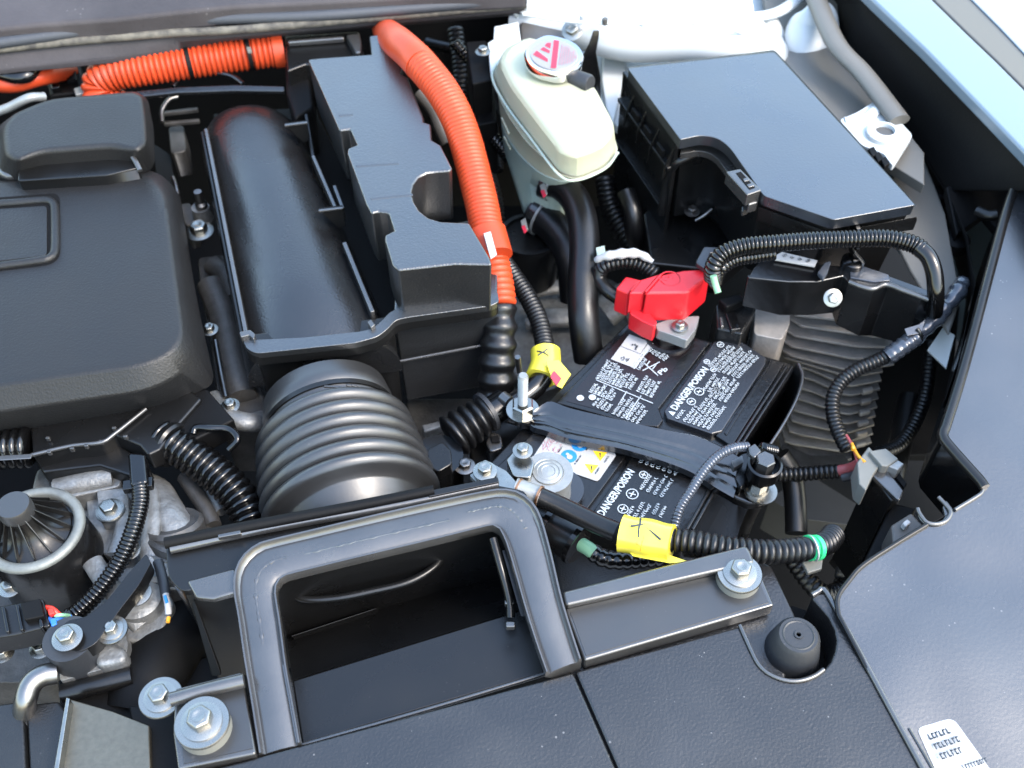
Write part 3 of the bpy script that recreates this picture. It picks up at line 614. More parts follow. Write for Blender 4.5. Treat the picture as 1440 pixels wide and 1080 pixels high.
# rear hump
hz = .062
ht = rounded([(18, 160), (70, 139), (188, 130), (200, 136), (204, 165), (206, 200), (192, 212), (160, 204), (60, 212), (24, 226), (8, 215), (4, 180)], [12, 20, 8, 6, 6, 10, 8, 14, 14, 8, 6, 10], 3)
hb = rounded([(-2, 175), (60, 142), (192, 128), (208, 140), (216, 180), (218, 232), (204, 246), (160, 250), (60, 258), (24, 262), (-6, 252), (-8, 200)], [12, 20, 8, 6, 6, 10, 8, 14, 14, 8, 6, 10], 3)
V, Fc = loft_geo([rz(ht, hz), rz(hb, hz - .035), rz(hb, hz - .08)]); mk('cover_hump', V, Fc, 'cover_plastic', ec, .006, 4, ang=40)
prism('hump_face', rounded([(30, 218), (60, 206), (158, 199), (176, 206), (196, 236), (150, 246), (24, 254)], [4, 10, 8, 8, 4, 4, 4], 3), .047, .03, 'smooth_black_plastic', ec, .003, 3)
tube('hump_bead', [(150, 199, .056), (166, 202, .056), (180, 212, .053), (190, 226, .050), (197, 240, .046)], .0022, 'duct_plastic', ec, n=20)
tube('hump_edge', [(-8, 200, .036), (-2, 232, .036), (10, 246, .036), (24, 246, .036)], .004, 'duct_plastic', ec, n=20)
tube('rear_pipe', [(-30, 165, .02), (10, 152, .03), (40, 138, .04), (62, 136, .035)], .004, 'lead_grey', None, n=24)
tag(bpy.data.objects['rear_pipe'], 'thin dull metal pipe curling behind the rear hump of the engine cover', 'pipe')
# ------------------------------------------------------------------ orange cables at the back
oc = thing('high_voltage_cable', P(260, 90, .0), 'orange ribbed high voltage conduit lying left to right under the cowl edge', 'cable', 'orange high voltage cables')
tube('conduit', [(170, 150, -.01), (143, 138, .0), (140, 116, .012), (158, 104, .02), (200, 97, .022), (260, 88, .022), (330, 78, .022), (392, 70, .022)], .0158, 'orange_plastic', oc, corr=.0052, cdepth=.15, ns=24)
for x, y in ((266, 87), (350, 75)):
    a, b = P(x - 3, y + .5, .022), P(x + 3, y - .5, .022)
    V, Fc = sweep_geo(spline([a, b], 4), .0166, 24); mk('tape_band', V, Fc, 'matte_black', oc)
prism('clip_tab', [(346, 66), (352, 65), (354, 71), (348, 72)], .04, .003, 'grey_clip', oc, .0005)
tube('conduit_sleeve', [(384, 71, .022), (399, 69, .022)], .0170, 'orange_plastic', oc, ns=24)
o3 = thing('high_voltage_cable', P(20, 115, .0), 'smooth orange cable end showing at the far left edge under the cowl', 'cable', 'orange high voltage cables')
tube('cable_jacket', [(-120, 112, .02), (-30, 112, .02), (15, 118, .02), (55, 108, .02), (100, 100, .0)], .0085, 'orange_plastic', o3, n=30)
tube('cable_collar', [(12, 95, .028), (32, 93, .028)], .006, 'orange_plastic', o3)
tube('ribbed_stub', [(50, 90, .028), (84, 86, .028)], .006, 'orange_plastic', o3, corr=.004)
kn = tube('dark_cable_loop', [(-20, 98, .03), (8, 106, .03), (24, 109, .03), (40, 106, .03), (52, 92, .03)], .006, 'gloss_black', None, n=24); tag(kn, 'black cable looping over the orange cable at the far left edge', 'cable')
kc = thing('rear_connector', P(90, 110, -.02), 'cluster of black plugs between the left orange cable and the orange conduit', 'connector')
prism('plug_body', [(60, 92), (112, 88), (122, 128), (70, 134)], .0, .05, 'matte_black', kc, .002)
prism('plug_cap', [(68, 98), (80, 97), (84, 122), (72, 124)], .006, .01, 'gloss_black', kc, .001)
prism('plug_cap', [(90, 98), (106, 96), (108, 112), (94, 114)], .004, .01, 'matte_black', kc, .001)
prism('plug_latch', [(103, 124), (114, 121), (120, 130), (106, 133)], .006, .01, 'lead_grey', kc, .001)
# ------------------------------------------------------------------ brackets behind
bk = thing('cross_bracket', P(300, 128, .0), 'thin black steel bracket bar across the back between cover hump and air duct', 'bracket')
strip('bracket_bar', [(190, 128), (250, 122), (330, 119), (400, 121)], [(195, 136), (250, 130), (330, 127), (400, 128)], .012, .010, .004, 'black_steel', bk, .001)
tube('bracket_hoop', [(243, 122, .008), (256, 108, .01), (280, 102, .012), (310, 103, .012), (330, 109, .01), (342, 118, .008)], .0024, 'black_steel', bk, n=30)
bar('bracket_strut', P(226, 158, -.02), P(278, 152, -.02), .004, .004, 'dark_aluminium', bk)
bar('bracket_strut', P(230, 172, -.025), P(280, 168, -.025), .004, .004, 'dark_aluminium', bk)
tube('bracket_loop', [(228, 172, -.02), (228, 155, -.015), (238, 140, -.01), (250, 136, -.01)], .0022, 'steel', bk, n=16)
pan = thing('black_duct_panel', P(450, 60, .03), 'tall black panel with a bright top rib at the back between the orange cables', 'panel')
prism('panel_body', [(400, 50), (505, 44), (512, 75), (480, 90), (430, 90), (404, 100)], .034, .05, 'smooth_black_plastic', pan, .002)
bar('panel_rib', P(404, 57, .040), P(484, 51, .040), .005, .006, 'duct_plastic', pan, .002)
prism('panel_ear', [(486, 48), (505, 46), (508, 56), (508, 73), (500, 74)], .042, .01, 'duct_plastic', pan, .002)
prism('panel_wall', [(400, 62), (430, 60), (440, 150), (415, 166), (402, 128)], .018, .08, 'matte_black', pan, .003)
# ------------------------------------------------------------------ air cleaner
ac = thing('air_cleaner_housing', P(500, 430, -.08), 'black air cleaner housing with rounded duct and tall stepped lid in the middle', 'air cleaner')
lid = [(433, 83), (452, 81), (522, 76), (519, 50), (540, 47), (552, 66), (566, 96), (563, 103), (573, 108), (596, 165), (596, 171), (606, 174), (607, 196), (620, 204), (636, 236), (633, 240), (618, 241), (600, 243), (588, 249), (581, 259), (579, 270), (582, 283), (590, 296), (603, 306), (620, 311), (640, 312), (660, 313), (689, 362), (692, 372), (640, 371), (560, 380), (552, 372), (541, 338), (541, 330), (554, 324), (546, 299), (532, 297), (522, 300), (515, 287), (488, 215), (489, 208), (502, 203), (492, 181), (477, 183)]
zl = .060
prism('lid_top', lid, zl, .052, 'box_plastic', ac, .0034, 3, shrink=.02)
for a, b in (((476, 161), (496, 159)), ((500, 232), (560, 228)), ((521, 278), (580, 272))):
    strip('lid_step', [a, b], [(a[0] + 2, a[1] + 3), (b[0] + 1, b[1] + 3)], zl + .0006, zl + .0002, .001, 'box_plastic', ac, .0002)
# skirt flange wrapped round the front
fz = .014
fl = rounded([(338, 468), (346, 466), (350, 478), (430, 474), (505, 466), (524, 462), (538, 450), (548, 438), (566, 431), (700, 411), (702, 424), (690, 430), (575, 446), (556, 450), (546, 462), (530, 474), (500, 482), (360, 497), (346, 490)], [2, 2, 6, 0, 0, 8, 8, 10, 6, 2, 4, 4, 6, 8, 8, 8, 4, 8, 6], 3)
prism('flange_rim', fl, fz, .006, 'box_plastic', ac, .0018, 3)
prism('flange_step', [(x * .996 + 2, y + 5) for x, y in fl], fz - .004, .01, 'smooth_black_plastic', ac, .0015)
for q in ([(336, 466), (352, 463), (359, 469), (357, 477), (350, 471), (338, 474)],): prism('rim_clip', q, fz + .004, .008, 'duct_plastic', ac, .001)
prism('rim_clip', [(516, 452), (522, 448), (528, 456), (522, 461)], fz + .004, .008, 'duct_plastic', ac, .001)
# lower box: right part with front wall
prism('lower_box', [(553, 446), (700, 421), (700, 300), (560, 330)], fz - .004, .105, 'box_plastic', ac, .002, shrink=.05)
mk('wall_seam', *sweep_geo(spline([P(556, 508, -.034) + Vector((0, -.001, 0)), P(691, 482, -.034) + Vector((0, -.001, 0))], 4), .0012, 8), 'duct_plastic', ac)
prism('throat_body', [(356, 494), (540, 470), (556, 450), (550, 442), (350, 468)], fz - .008, .10, 'smooth_black_plastic', ac, .004, shrink=.04)
# floor between dome and tall lid
prism('inner_floor', [(300, 160), (440, 150), (560, 380), (556, 445), (360, 480)], -.034, .02, 'matte_black', ac, .001)
# the rounded duct
def dome():
    rings = []; NA = 28; NT = 40
    for i in range(NT):
        t = i / (NT - 1)
        l = Vector((268 + (338 - 268) * t, 148 + (502 - 148) * t)); r = Vector((410 + (562 - 410) * t, 132 + (478 - 132) * t))
        a, b = P(l.x, l.y, .0) - Vector((0, 0, .036)), P(r.x, r.y, .0) - Vector((0, 0, .036)); c = (a + b) / 2; hw = (a - b) / 2
        k = 1.0 if t > .16 else math.sqrt(max(.02, 1 - ((.16 - t) / .165) ** 2.2))
        h = (.057 - (.010 * max(0, (t - .75) / .25) ** 2)) * k
        rings.append([c + hw * math.cos(q) * (.55 + .45 * k) + Vector((0, 0, h * math.sin(q) ** .9)) for q in [math.pi * j / NA for j in range(NA + 1)]])
    return loft_geo(rings)
V, Fc = dome(); mk('rounded_duct', V, Fc, 'dome_plastic', ac, ang=40)
bar('side_rail', P(289, 180, .012), P(346, 470, .012), .0035, .02, 'duct_plastic', ac, .001)
bar('side_rail', P(284, 184, .006), P(340, 470, .006), .003, .02, 'smooth_black_plastic', ac, .001)
for (a, b, z) in (((400, 175), (432, 171), .030), ((448, 295), (482, 291), .026)):
    A, B = P(*a, z), P(*b, z); plate('rib_plate', [A, B, B - Vector((0, 0, .02)), A - Vector((-.014, 0, .02))], .0025, 'matte_black', ac, .0004); bar('rib_edge', A, B, .003, .002, 'duct_plastic', ac, .0004)
bar('brace_rib', P(440, 218, .016), P(472, 292, .012), .003, .012, 'duct_plastic', ac, .0008)
bar('brace_rib', P(470, 260, .016), P(482, 292, .012), .003, .012, 'box_plastic', ac, .0008)
bar('brace_rib', P(484, 340, .016), P(524, 438, .012), .0035, .012, 'duct_plastic', ac, .0008)
bar('brace_rib', P(430, 160, .016), P(441, 224, .012), .003, .012, 'smooth_black_plastic', ac, .0008)
# ------------------------------------------------------------------ ribbed intake hose
ih = thing('intake_hose', P(480, 640, -.09), 'fat dark grey ribbed intake hose running from the air cleaner to the front duct', 'hose')
A = P(462, 580, -.040); B = P(508, 765, -.046); ax = (B - A); HL = ax.length
def hose_prof():
    pr = [(.048, -.012), (.0495, -.002), (.0500, .0), (.0500, .008), (.0488, .009), (.0488, .018)]
    s0 = .020; n = 6; w = (HL * .80 - s0) / n
    for i in range(n):
        R0 = .0525 + .0017 * i * (1 - i * .07)
        for k in range(12):
            t = k / 12; pr.append((R0 + .0070 * abs(math.sin(math.pi * t)) ** .6, s0 + w * (i + t)))
    e = s0 + w * n
    pr += [(.056, e), (.053, e + .003), (.0515, e + .004), (.0515, e + .012), (.050, e + .013), (.050, HL + .03)]
    return pr
lathe('hose_bellows', A, hose_prof(), 'hose_plastic', ih, axis=ax, ns=64, ang=60)
V, Fc = lathe_geo(A, [(.0492, .0085), (.0506, .0085), (.0506, .0125), (.0492, .0125)], ax, 64); mk('hose_band', V, Fc, 'smooth_black_plastic', ih)
# moulded marks on the neck
x_, y_, a_ = frame(ax)
for k, an in enumerate((1.45, 1.2, 1.12, 1.04)):
    p = A + a_ * .0145; 
    q = p + (x_ * math.cos(an) + y_ * math.sin(an)) * .0492
    box('moulded_mark', q, (.004 if k else .012, .0018, .0014), 'hose_plastic', ih, .0004, tilt=(0, (1.57 - an)))
# ------------------------------------------------------------------ big orange cable
oh = thing('high_voltage_cable', P(660, 250, .0), 'thick orange ribbed high voltage conduit curving down past the tall air cleaner lid', 'cable', 'orange high voltage cables')
tube('conduit_smooth', [(536, 24, .0), (542, 42, .030), (552, 54, .056), (562, 62, .070), (580, 78, .075), (592, 92, .075)], lambda t: .0105 + .0038 * min(1, t * 1.5), 'orange_plastic', oh, ns=28)
tube('conduit', [(584, 82, .075), (600, 100, .074), (622, 128, .068), (641, 162, .060), (655, 200, .050), (667, 245, .040), (678, 290, .030), (685, 330, .022)], lambda t: .0146 - .0010 * t, 'orange_plastic', oh, corr=.0040, cdepth=.07, ns=28)
tube('conduit_tail', [(688, 338, .012), (695, 372, .004), (701, 405, -.004), (704, 430, -.010)], .0130, 'orange_plastic', oh, corr=.0052, cdepth=.10, ns=24)
tube('cable_cuff', [(684, 326, .022), (694, 362, .014)], .0158, 'orange_plastic', oh, ns=24)
sp = [P(686, 330, .040), P(695, 362, .032)]; d = (sp[1] - sp[0]).normalized()
pl = [P(680, 328, .038), P(690, 325, .038), P(699, 358, .030), P(690, 364, .030)]
plate('white_patch', pl, .002, 'white_label', oh, .0004)
tube('rubber_boot', [(703, 428, -.012), (703, 455, -.022), (701, 485, -.034), (699, 520, -.050), (699, 560, -.07)], lambda t: .0125 + .003 * t + .0012 * math.sin(t * 34), 'rubber', oh, n=70, ns=24)
# ================================================================== lower left
hb = thing('harness_tray', P(150, 600, -.02), 'black plastic wiring tray just below the front edge of the engine cover', 'wiring tray')
prism('tray_cover', [(42, 600), (215, 565), (262, 545), (284, 560), (240, 610), (225, 632), (208, 640), (196, 626), (160, 611), (143, 624), (100, 628), (46, 642)], -.010, .018, 'smooth_black_plastic', hb, .002)
prism('tray_wing', [(165, 612), (208, 575), (290, 545), (330, 590), (270, 620), (225, 636), (212, 634)], -.014, .02, 'matte_black', hb, .002)
prism('tray_front', [(44, 638), (140, 622), (155, 618), (200, 645), (212, 660), (180, 668), (140, 655), (60, 664)], -.024, .03, 'smooth_black_plastic', hb, .002)
tube('tray_bead', [(44, 640, -.007), (100, 627, -.007), (142, 622, -.007), (160, 611, -.007), (205, 575, -.007)], .0016, 'duct_plastic', hb, n=40, ns=8)
for x, y in ((70, 637), (102, 632), (122, 628), (143, 622), (161, 603), (177, 615), (68, 617)): box('tray_tab', P(x, y, -.0075), (.003, .002, .004), 'duct_plastic', hb, .0005)
prism('tray_spout', [(178, 634), (204, 636), (208, 678), (182, 683)], -.002, .012, 'gloss_black', hb, .003)
bar('spout_clip', P(172, 682, -.006), P(214, 676, -.006), .008, .006, 'gloss_black', hb)
hn = thing('ribbed_harness', P(20, 630, -.02), 'thick glossy black ribbed conduit entering the wiring tray at the left edge', 'conduit', 'black corrugated conduits')
tube('conduit', [(-60, 632, -.018), (-20, 632, -.018), (44, 628, -.018)], .0155, 'gloss_black', hn, corr=.0062, cdepth=.16, ns=24)
bar('bright_strap', P(-40, 646, -.004), P(44, 641, -.004), .004, .001, 'duct_plastic', hn)
hn = thing('ribbed_harness', P(290, 670, -.04), 'glossy black ribbed conduit running down right from the wiring tray to the ribbed hose', 'conduit', 'black corrugated conduits')
tube('conduit', [(225, 612, -.02), (246, 626, -.022), (275, 645, -.026), (310, 672, -.032), (340, 705, -.040), (358, 745, -.05)], .0138, 'gloss_black', hn, corr=.0058, cdepth=.17, ns=24)
lathe('conduit_collar', P(240, 622, -.022), [(0, -.002), (.0155, -.002), (.0165, .002), (.0150, .004), (0, .004)], 'smooth_black_plastic', hn, axis=(.8, -.5, 0))
lp = tube('zip_tie', [(272, 610, -.012), (276, 601, -.010), (296, 602, -.010), (322, 604, -.012), (334, 618, -.014), (322, 632, -.02)], .0026, 'gloss_black', None, n=30); tag(lp, 'loop of black cable tie beside the left of the ribbed intake hose', 'cable tie')
hn = thing('ribbed_harness', P(160, 790, -.04), 'slim black ribbed conduit curving from the tray spout to the red and blue wired plug', 'conduit', 'black corrugated conduits')
tube('conduit', [(197, 682, -.008), (197, 710, -.008), (186, 750, -.010), (168, 790, -.016), (140, 830, -.022), (108, 862, -.028), (95, 868, -.03)], .0060, 'gloss_black', hn, corr=.0029, cdepth=.15, ns=18)
# purge can with silver ring
cn = thing('pump_canister', P(60, 820, -.10), 'black round canister with a pale ring and ribbed domed top at the left edge', 'canister')
cc = P(49, 748, -.010)
lathe('canister_body', cc, [(0, -.085), (.033, -.085), (.0365, -.05), (.0315, -.002), (.0300, .0), (0, .0)], 'smooth_black_plastic', cn, ns=56)
lathe('pale_ring', cc, [(.0262, .0), (.0318, .0), (.0336, .0022), (.0332, .0045), (.0312, .006), (.0282, .006), (.0265, .0045), (.0262, .0)], 'ring_plastic', cn, ns=72, ang=60)
lathe('canister_cone', cc + Vector((-.002, 0, 0)), [(0, .0), (.0262, .0), (.0256, .001), (.018, .004), (.012, .011), (.0095, .026), (0, .026)], 'smooth_black_plastic', cn, ns=48)
lathe('top_knob', cc + Vector((-.003, .0, .023)), [(0, 0), (.0110, 0), (.0110, .008), (.0102, .010), (0, .010)], 'hose_plastic', cn, ns=40)
for k in range(14):
    an = 2 * math.pi * k / 14 + .1; d = Vector((math.cos(an), math.sin(an), 0))
    bar('fin_rib', cc + d * .0095 + Vector((-.003, 0, .0275)), cc + d * .0258 + Vector((0, 0, .0030)), .0010, .007, 'smooth_black_plastic', cn, .0003)
# castings
eg = thing('engine_block', P(180, 760, -.08), 'rough cast aluminium engine casting around the black canister lower left', 'engine block')
prism('casting_deck', rounded([(50, 655), (150, 640), (235, 670), (262, 720), (300, 742), (318, 800), (300, 900), (210, 930), (120, 900), (90, 840), (40, 700)], 14, 3), -.055, .08, 'cast_aluminium', eg, .004)
prism('casting_rail', rounded([(70, 668), (150, 655), (172, 668), (168, 684), (96, 700), (72, 690)], 6, 3), -.036, .03, 'cast_aluminium', eg, .003)
tube('casting_tube', [(80, 690, -.04), (120, 680, -.038), (160, 672, -.038)], .009, 'cast_aluminium', eg)
prism('casting_block', rounded([(120, 700), (168, 668), (186, 690), (196, 760), (168, 790), (128, 770)], 6, 3), -.045, .05, 'cast_aluminium', eg, .003)
tube('casting_tube', [(215, 700, -.05), (238, 740, -.04), (262, 770, -.045)], .016, 'cast_aluminium', eg)
tube('casting_tube', [(260, 670, -.05), (290, 716, -.05), (300, 740, -.05)], .006, 'dark_aluminium', eg)
tube('casting_tube', [(280, 655, -.05), (312, 720, -.05)], .0045, 'cast_aluminium', eg)
lathe('casting_boss', P(243, 738, -.03), [(0, -.03), (.021, -.03), (.021, .0), (.0185, .003), (.015, .0), (0, .0)], 'dark_aluminium', eg, axis=(-.1, .45, .9), ns=40)
prism('casting_wing', rounded([(150, 800), (215, 790), (246, 850), (220, 905), (165, 900), (140, 860)], 12, 3), -.04, .05, 'cast_aluminium', eg, .004)
lathe('casting_boss', P(193, 840, -.03), [(0, -.02), (.017, -.02), (.016, .0), (.013, .002), (0, .002)], 'cast_aluminium', eg, ns=32)
prism('casting_foot', rounded([(82, 905), (130, 900), (168, 868), (180, 905), (176, 932), (84, 958)], 5, 3), -.028, .03, 'cast_aluminium', eg, .004)
prism('casting_ear', [(130, 905), (152, 898), (178, 912), (176, 930), (134, 938)], -.022, .02, 'cast_aluminium', eg, .004)
prism('casting_sump', rounded([(-60, 800), (90, 800), (130, 900), (60, 960), (-60, 960)], 10, 3), -.085, .05, 'dark_aluminium', eg, .004)
arm = mk('lifting_arm', *prism_geo(rounded([(82, 888), (95, 872), (120, 868), (150, 845), (185, 800), (206, 778), (212, 792), (196, 822), (168, 858), (135, 905), (110, 918), (86, 908)], [8, 8, 8, 12, 8, 4, 4, 8, 12, 8, 8, 8], 3), .012, -.006), 'smooth_black_plastic', None, .002); tag(arm, 'curved black arm bolted beside the canister and running up right under the conduit', 'bracket')
lathe('arm_boss', P(95, 897, -.006), [(0, -.035), (.016, -.035), (.0155, -.001), (.0, -.001)], 'grey_rubber', arm)
lathe('housing_barrel', P(258, 752, -.035), [(0, -.05), (.026, -.05), (.026, -.002), (.024, .0), (.019, .0), (.019, -.008), (0, -.008)], 'dark_aluminium', eg, axis=(.25, .5, .8), ns=40)
for k in range(3): lathe('barrel_rib', P(258, 752, -.035) - Vector((.25, .5, .8)).normalized() * (.008 + .009 * k), [(.026, -.001), (.0285, -.001), (.0285, .001), (.026, .001), (.026, -.001)], 'cast_aluminium', eg, axis=(.25, .5, .8), ns=40)
ridge('casting_web', [(130, 790, -.03), (150, 820, -.03), (176, 850, -.032), (200, 880, -.04)], lambda t: .007, 'cast_aluminium', eg)
ridge('casting_web', [(210, 690, -.03), (214, 730, -.026), (210, 780, -.028), (222, 830, -.035)], lambda t: .0065, 'cast_aluminium', eg)
ridge('casting_web', [(170, 700, -.03), (172, 740, -.03), (160, 780, -.03)], lambda t: .005, 'cast_aluminium', eg)
prism('casting_pad', rounded([(136, 690), (176, 686), (182, 726), (140, 732)], 4, 3), -.032, .02, 'cast_aluminium', eg, .003)
lathe('casting_plug', P(222, 800, -.028), [(0, -.01), (.010, -.01), (.010, .0), (.007, .002), (.003, .001), (0, .001)], 'cast_aluminium', eg)
bolt(P(95, 897, -.003), .0125, 'zinc bolt on the round foot of the curved black arm', hm='zinc')
bolt(P(155, 718, -.026), .0125, 'zinc bolt with a domed tip on the casting right of the pale ring', shaft=.004, parts=('washer', 'flange', 'head'), wr=.8)
bolt(P(193, 835, -.020), .0125, 'zinc bolt in a round cast boss right of the curved black arm', group='hex flange bolts')
bolt(P(157, 886, -.012), .0100, 'small zinc bolt on the cast ear right of the arm foot', parts=('washer', 'flange', 'head', 'dimple'))
bolt(P(15, 826, -.035), .0105, 'zinc bolt at the left edge just below the pale ring')
bolt(P(58, 912, -.04), .0100, 'small zinc bolt left of the arm foot above the bent steel pipe')
bolt(P(4, 918, -.04), .0100, 'zinc bolt cut by the left edge of the picture')
bolt(P(182, 775, -.02), .0100, 'zinc bolt half hidden behind the slim curved conduit')
pg = thing('black_plug', P(40, 870, -.04), 'black electrical plug with red and blue wires at the lower left edge', 'connector')
prism('plug_body', [(-60, 862), (8, 850), (60, 840), (72, 880), (20, 893), (-60, 905)], -.008, .02, 'smooth_black_plastic', pg, .002)
for x in (4, 24, 52): prism('plug_rib', [(x - 3, 853 - x * .13), (x + 2, 852 - x * .13), (x + 9, 888 - x * .13), (x + 4, 890 - x * .13)], -.005, .02, 'gloss_black', pg, .0008)
prism('plug_top', [(28, 848), (56, 841), (62, 866), (34, 872)], -.003, .01, 'matte_black', pg, .001)
tube('wire', [(64, 855, -.012), (74, 857, -.010), (84, 866, -.014), (97, 868, -.02)], .0020, 'wire_red', pg)
prism('red_seal', [(66, 856), (74, 854), (77, 862), (68, 865)], -.006, .004, 'wire_red', pg, .0008)
prism('blue_seal', [(69, 870), (78, 868), (80, 877), (72, 881)], -.006, .004, 'wire_blue', pg, .0008)
tube('wire', [(66, 870, -.012), (76, 874, -.010), (86, 870, -.014), (98, 868, -.02)], .0020, 'wire_blue', pg)
tube('wire', [(78, 866, -.010), (86, 865, -.010), (97, 866, -.018)], .0013, 'wire_green', pg)
sp_ = tube('steel_pipe', [(80, 946, -.02), (60, 950, -.018), (44, 962, -.018), (36, 984, -.022), (34, 1010, -.035)], .0068, 'steel', None, n=40); tag(sp_, 'bent bare steel pipe turning down at the lower left corner', 'pipe')
gp = thing('steel_bracket', P(150, 1030, -.03), 'brushed gold-grey steel bracket plate with a bright edge at the bottom left', 'bracket')
prism('bracket_plate', [(96, 982), (158, 1000), (210, 1020), (214, 1150), (66, 1150)], -.020, .012, 'gold_steel', gp, .001)
prism('bracket_flange', [(93, 980), (98, 982), (72, 1150), (64, 1150)], -.012, .02, 'zinc', gp, .0006)
lf = thing('lower_front_panel', P(40, 1030, -.04), 'black front panels at the bottom left corner around the gold-grey bracket', 'panel')
prism('panel_sheet', [(-150, 1010), (32, 985), (40, 1150), (-150, 1150)], -.028, .01, 'grained_black_plastic', lf, .002)
prism('panel_sheet', [(36, 990), (82, 985), (100, 1010), (80, 1150), (44, 1150)], -.030, .01, 'grained_black_plastic', lf, .002)
prism('panel_sheet', [(80, 955), (180, 935), (240, 950), (240, 1150), (90, 1150), (84, 1000)], -.044, .01, 'matte_black', lf, .002)
tube('panel_ridge', [(88, 975, -.036), (140, 962, -.034), (186, 950, -.034)], .006, 'smooth_black_plastic', lf)
prism('panel_sheet', [(180, 990), (246, 1000), (262, 1080), (270, 1150), (206, 1150)], -.024, .02, 'matte_black', lf, .002)
prism('panel_sheet', [(236, 930), (312, 920), (350, 990), (246, 1012)], -.062, .02, 'matte_black', lf, .002)  # added dark sheet, hides the bright casting in the gap under the duct box
hs = tube('coolant_hose', [(290, 860, -.085), (262, 890, -.07), (232, 925, -.06), (208, 960, -.055), (196, 1000, -.06)], .0225, 'matte_black', None, n=40, ns=28); tag(hs, 'fat black rubber hose bending behind the bottom left duct flange', 'hose')
sn = thing('sensor_lead', P(235, 850, -.02), 'thin lead with blue and white mark and orange tip left of the duct box', 'sensor')
tube('lead_sleeve', [(222, 790, -.02), (229, 815, -.02), (233, 838, -.02)], .0034, 'grey_rubber', sn)
tube('lead_mark', [(233, 836, -.018), (236, 852, -.018), (237, 864, -.02)], .0021, 'white_label', sn)
tube('blue_mark', [(232, 838, -.0158), (235, 848, -.0158)], .0010, 'print_blue', sn)
tube('orange_tip', [(237, 868, -.02), (236, 875, -.02)], .0013, 'wire_orange', sn)
# gap between cover and air cleaner: bolts and castings
gz = thing('cylinder_head_casting', P(310, 440, -.10), 'dull aluminium casting in the gap between engine cover and air duct', 'engine part')
prism('casting_wall', rounded([(278, 362), (322, 358), (344, 470), (372, 560), (376, 600), (310, 600), (296, 480), (284, 420)], 8, 3), -.055, .06, 'dark_aluminium', gz, .005)
ridge('casting_fold', [(296, 400, -.05), (312, 440, -.05), (325, 500, -.05), (340, 560, -.05)], lambda t: .012, 'dark_aluminium', gz, .8)
ridge('casting_fold', [(300, 372, -.05), (318, 385, -.048), (332, 420, -.05)], lambda t: .010, 'dark_aluminium', gz, .8)
ridge('casting_lip', [(300, 560, -.05), (320, 585, -.04), (350, 594, -.04), (372, 590, -.05)], lambda t: .008, 'cast_aluminium', gz, .8)
tube('casting_rail', [(303, 480, -.04), (310, 520, -.04), (318, 560, -.04)], .0025, 'steel', gz)
bolt(P(281, 326, -.03), .0165, 'bright zinc bolt in the dark gap right of the engine cover')
bolt(P(324, 571, -.035), .0098, 'small zinc bolt on the casting lip left of the ribbed hose')
bolt(P(295, 464, -.04), .0095, 'small zinc bolt beside the right edge of the engine cover')
stq = thing('threaded_stud', P(281, 280, -.05), 'tall pale stud standing above the bright bolt in the dark gap', 'stud')
lathe('stud_base', P(283, 296, -.04), [(0, -.01), (.009, -.01), (.008, .004), (0, .004)], 'cast_aluminium', stq)
lathe('stud_rod', P(282, 284, -.03), [(0, -.012), (.0055, -.012), (.0055, -.002), (.0035, .0), (.0035, .012), (0, .012)], 'steel', stq)
bx = thing('dark_actuator', P(240, 210, -.05), 'dark metal actuator parts deep in the gap behind the engine cover', 'engine part')
prism('actuator_block', rounded([(236, 178), (258, 175), (262, 212), (240, 216)], 5, 3), -.04, .03, 'dark_aluminium', bx, .003)
prism('actuator_block', rounded([(214, 200), (240, 218), (252, 300), (236, 330), (222, 260)], 6, 3), -.055, .03, 'matte_black', bx, .003)
tube('actuator_rod', [(243, 250, -.03), (248, 265, -.03), (251, 285, -.035)], .0022, 'steel', bx)
prism('actuator_block', rounded([(246, 288), (268, 284), (276, 312), (262, 318)], 5, 3), -.05, .03, 'dark_aluminium', bx, .003)
# ================================================================== coolant reservoir
rt = thing('coolant_reservoir', P(770, 250, -.06), 'translucent yellowish white coolant reservoir tank left of the fuse box', 'reservoir')
seam = [(693, 108), (704, 86), (740, 70), (800, 100), (840, 150), (866, 200), (868, 214), (850, 236), (812, 252), (786, 245), (748, 196), (711, 146)]
c0 = Vector((778, 165))
def sc_(pts, k, dx=0, dy=0): return [((x - c0.x) * k + c0.x + dx, (y - c0.y) * k + c0.y + dy) for x, y in pts]
def rr(pts, z): return [P(x, y, z) for x, y in rounded(pts, 9, 2)]
zs = .046
V, Fc = loft_geo([rr(seam, zs - .006), rr(seam, zs + .001), rr(sc_(seam, .985, 0, -5), zs + .005), rr(sc_(seam, .935, 2, -25), zs + .023), rr(sc_(seam, .85, 3, -31), zs + .0275), rr(sc_(seam, .5, 3, -33), zs + .030)])
mk('tank_top', V, Fc, 'tank_plastic', rt, .003, 3, ang=22)
V, Fc = loft_geo([rr(sc_(seam, 1.015), zs + .001), rr(sc_(seam, 1.015), zs - .003)]); mk('tank_seam', V, Fc, 'tank_plastic', rt, .001)
low = [(698, 130), (712, 92), (745, 80), (800, 110), (846, 165), (858, 200), (845, 225), (812, 240), (790, 236), (770, 228), (740, 200), (715, 165)]
lw2 = [(707, 200), (722, 160), (750, 150), (790, 175), (818, 225), (816, 252), (800, 268), (780, 274), (765, 268), (745, 258), (724, 240), (711, 222)]
lw3 = [(735, 296), (742, 268), (762, 256), (785, 266), (800, 280), (800, 296), (790, 306), (778, 312), (765, 312), (752, 310), (742, 306), (737, 302)]
V, Fc = loft_geo([rr(low, zs - .004), rr(low, zs - .02), rr([(x + (lx - x) * .5, y + (ly - y) * .5) for (x, y), (lx, ly) in zip(low, lw2)], zs - .035)]); mk('tank_neck_zone', V, Fc, 'tank_plastic', rt, ang=60)
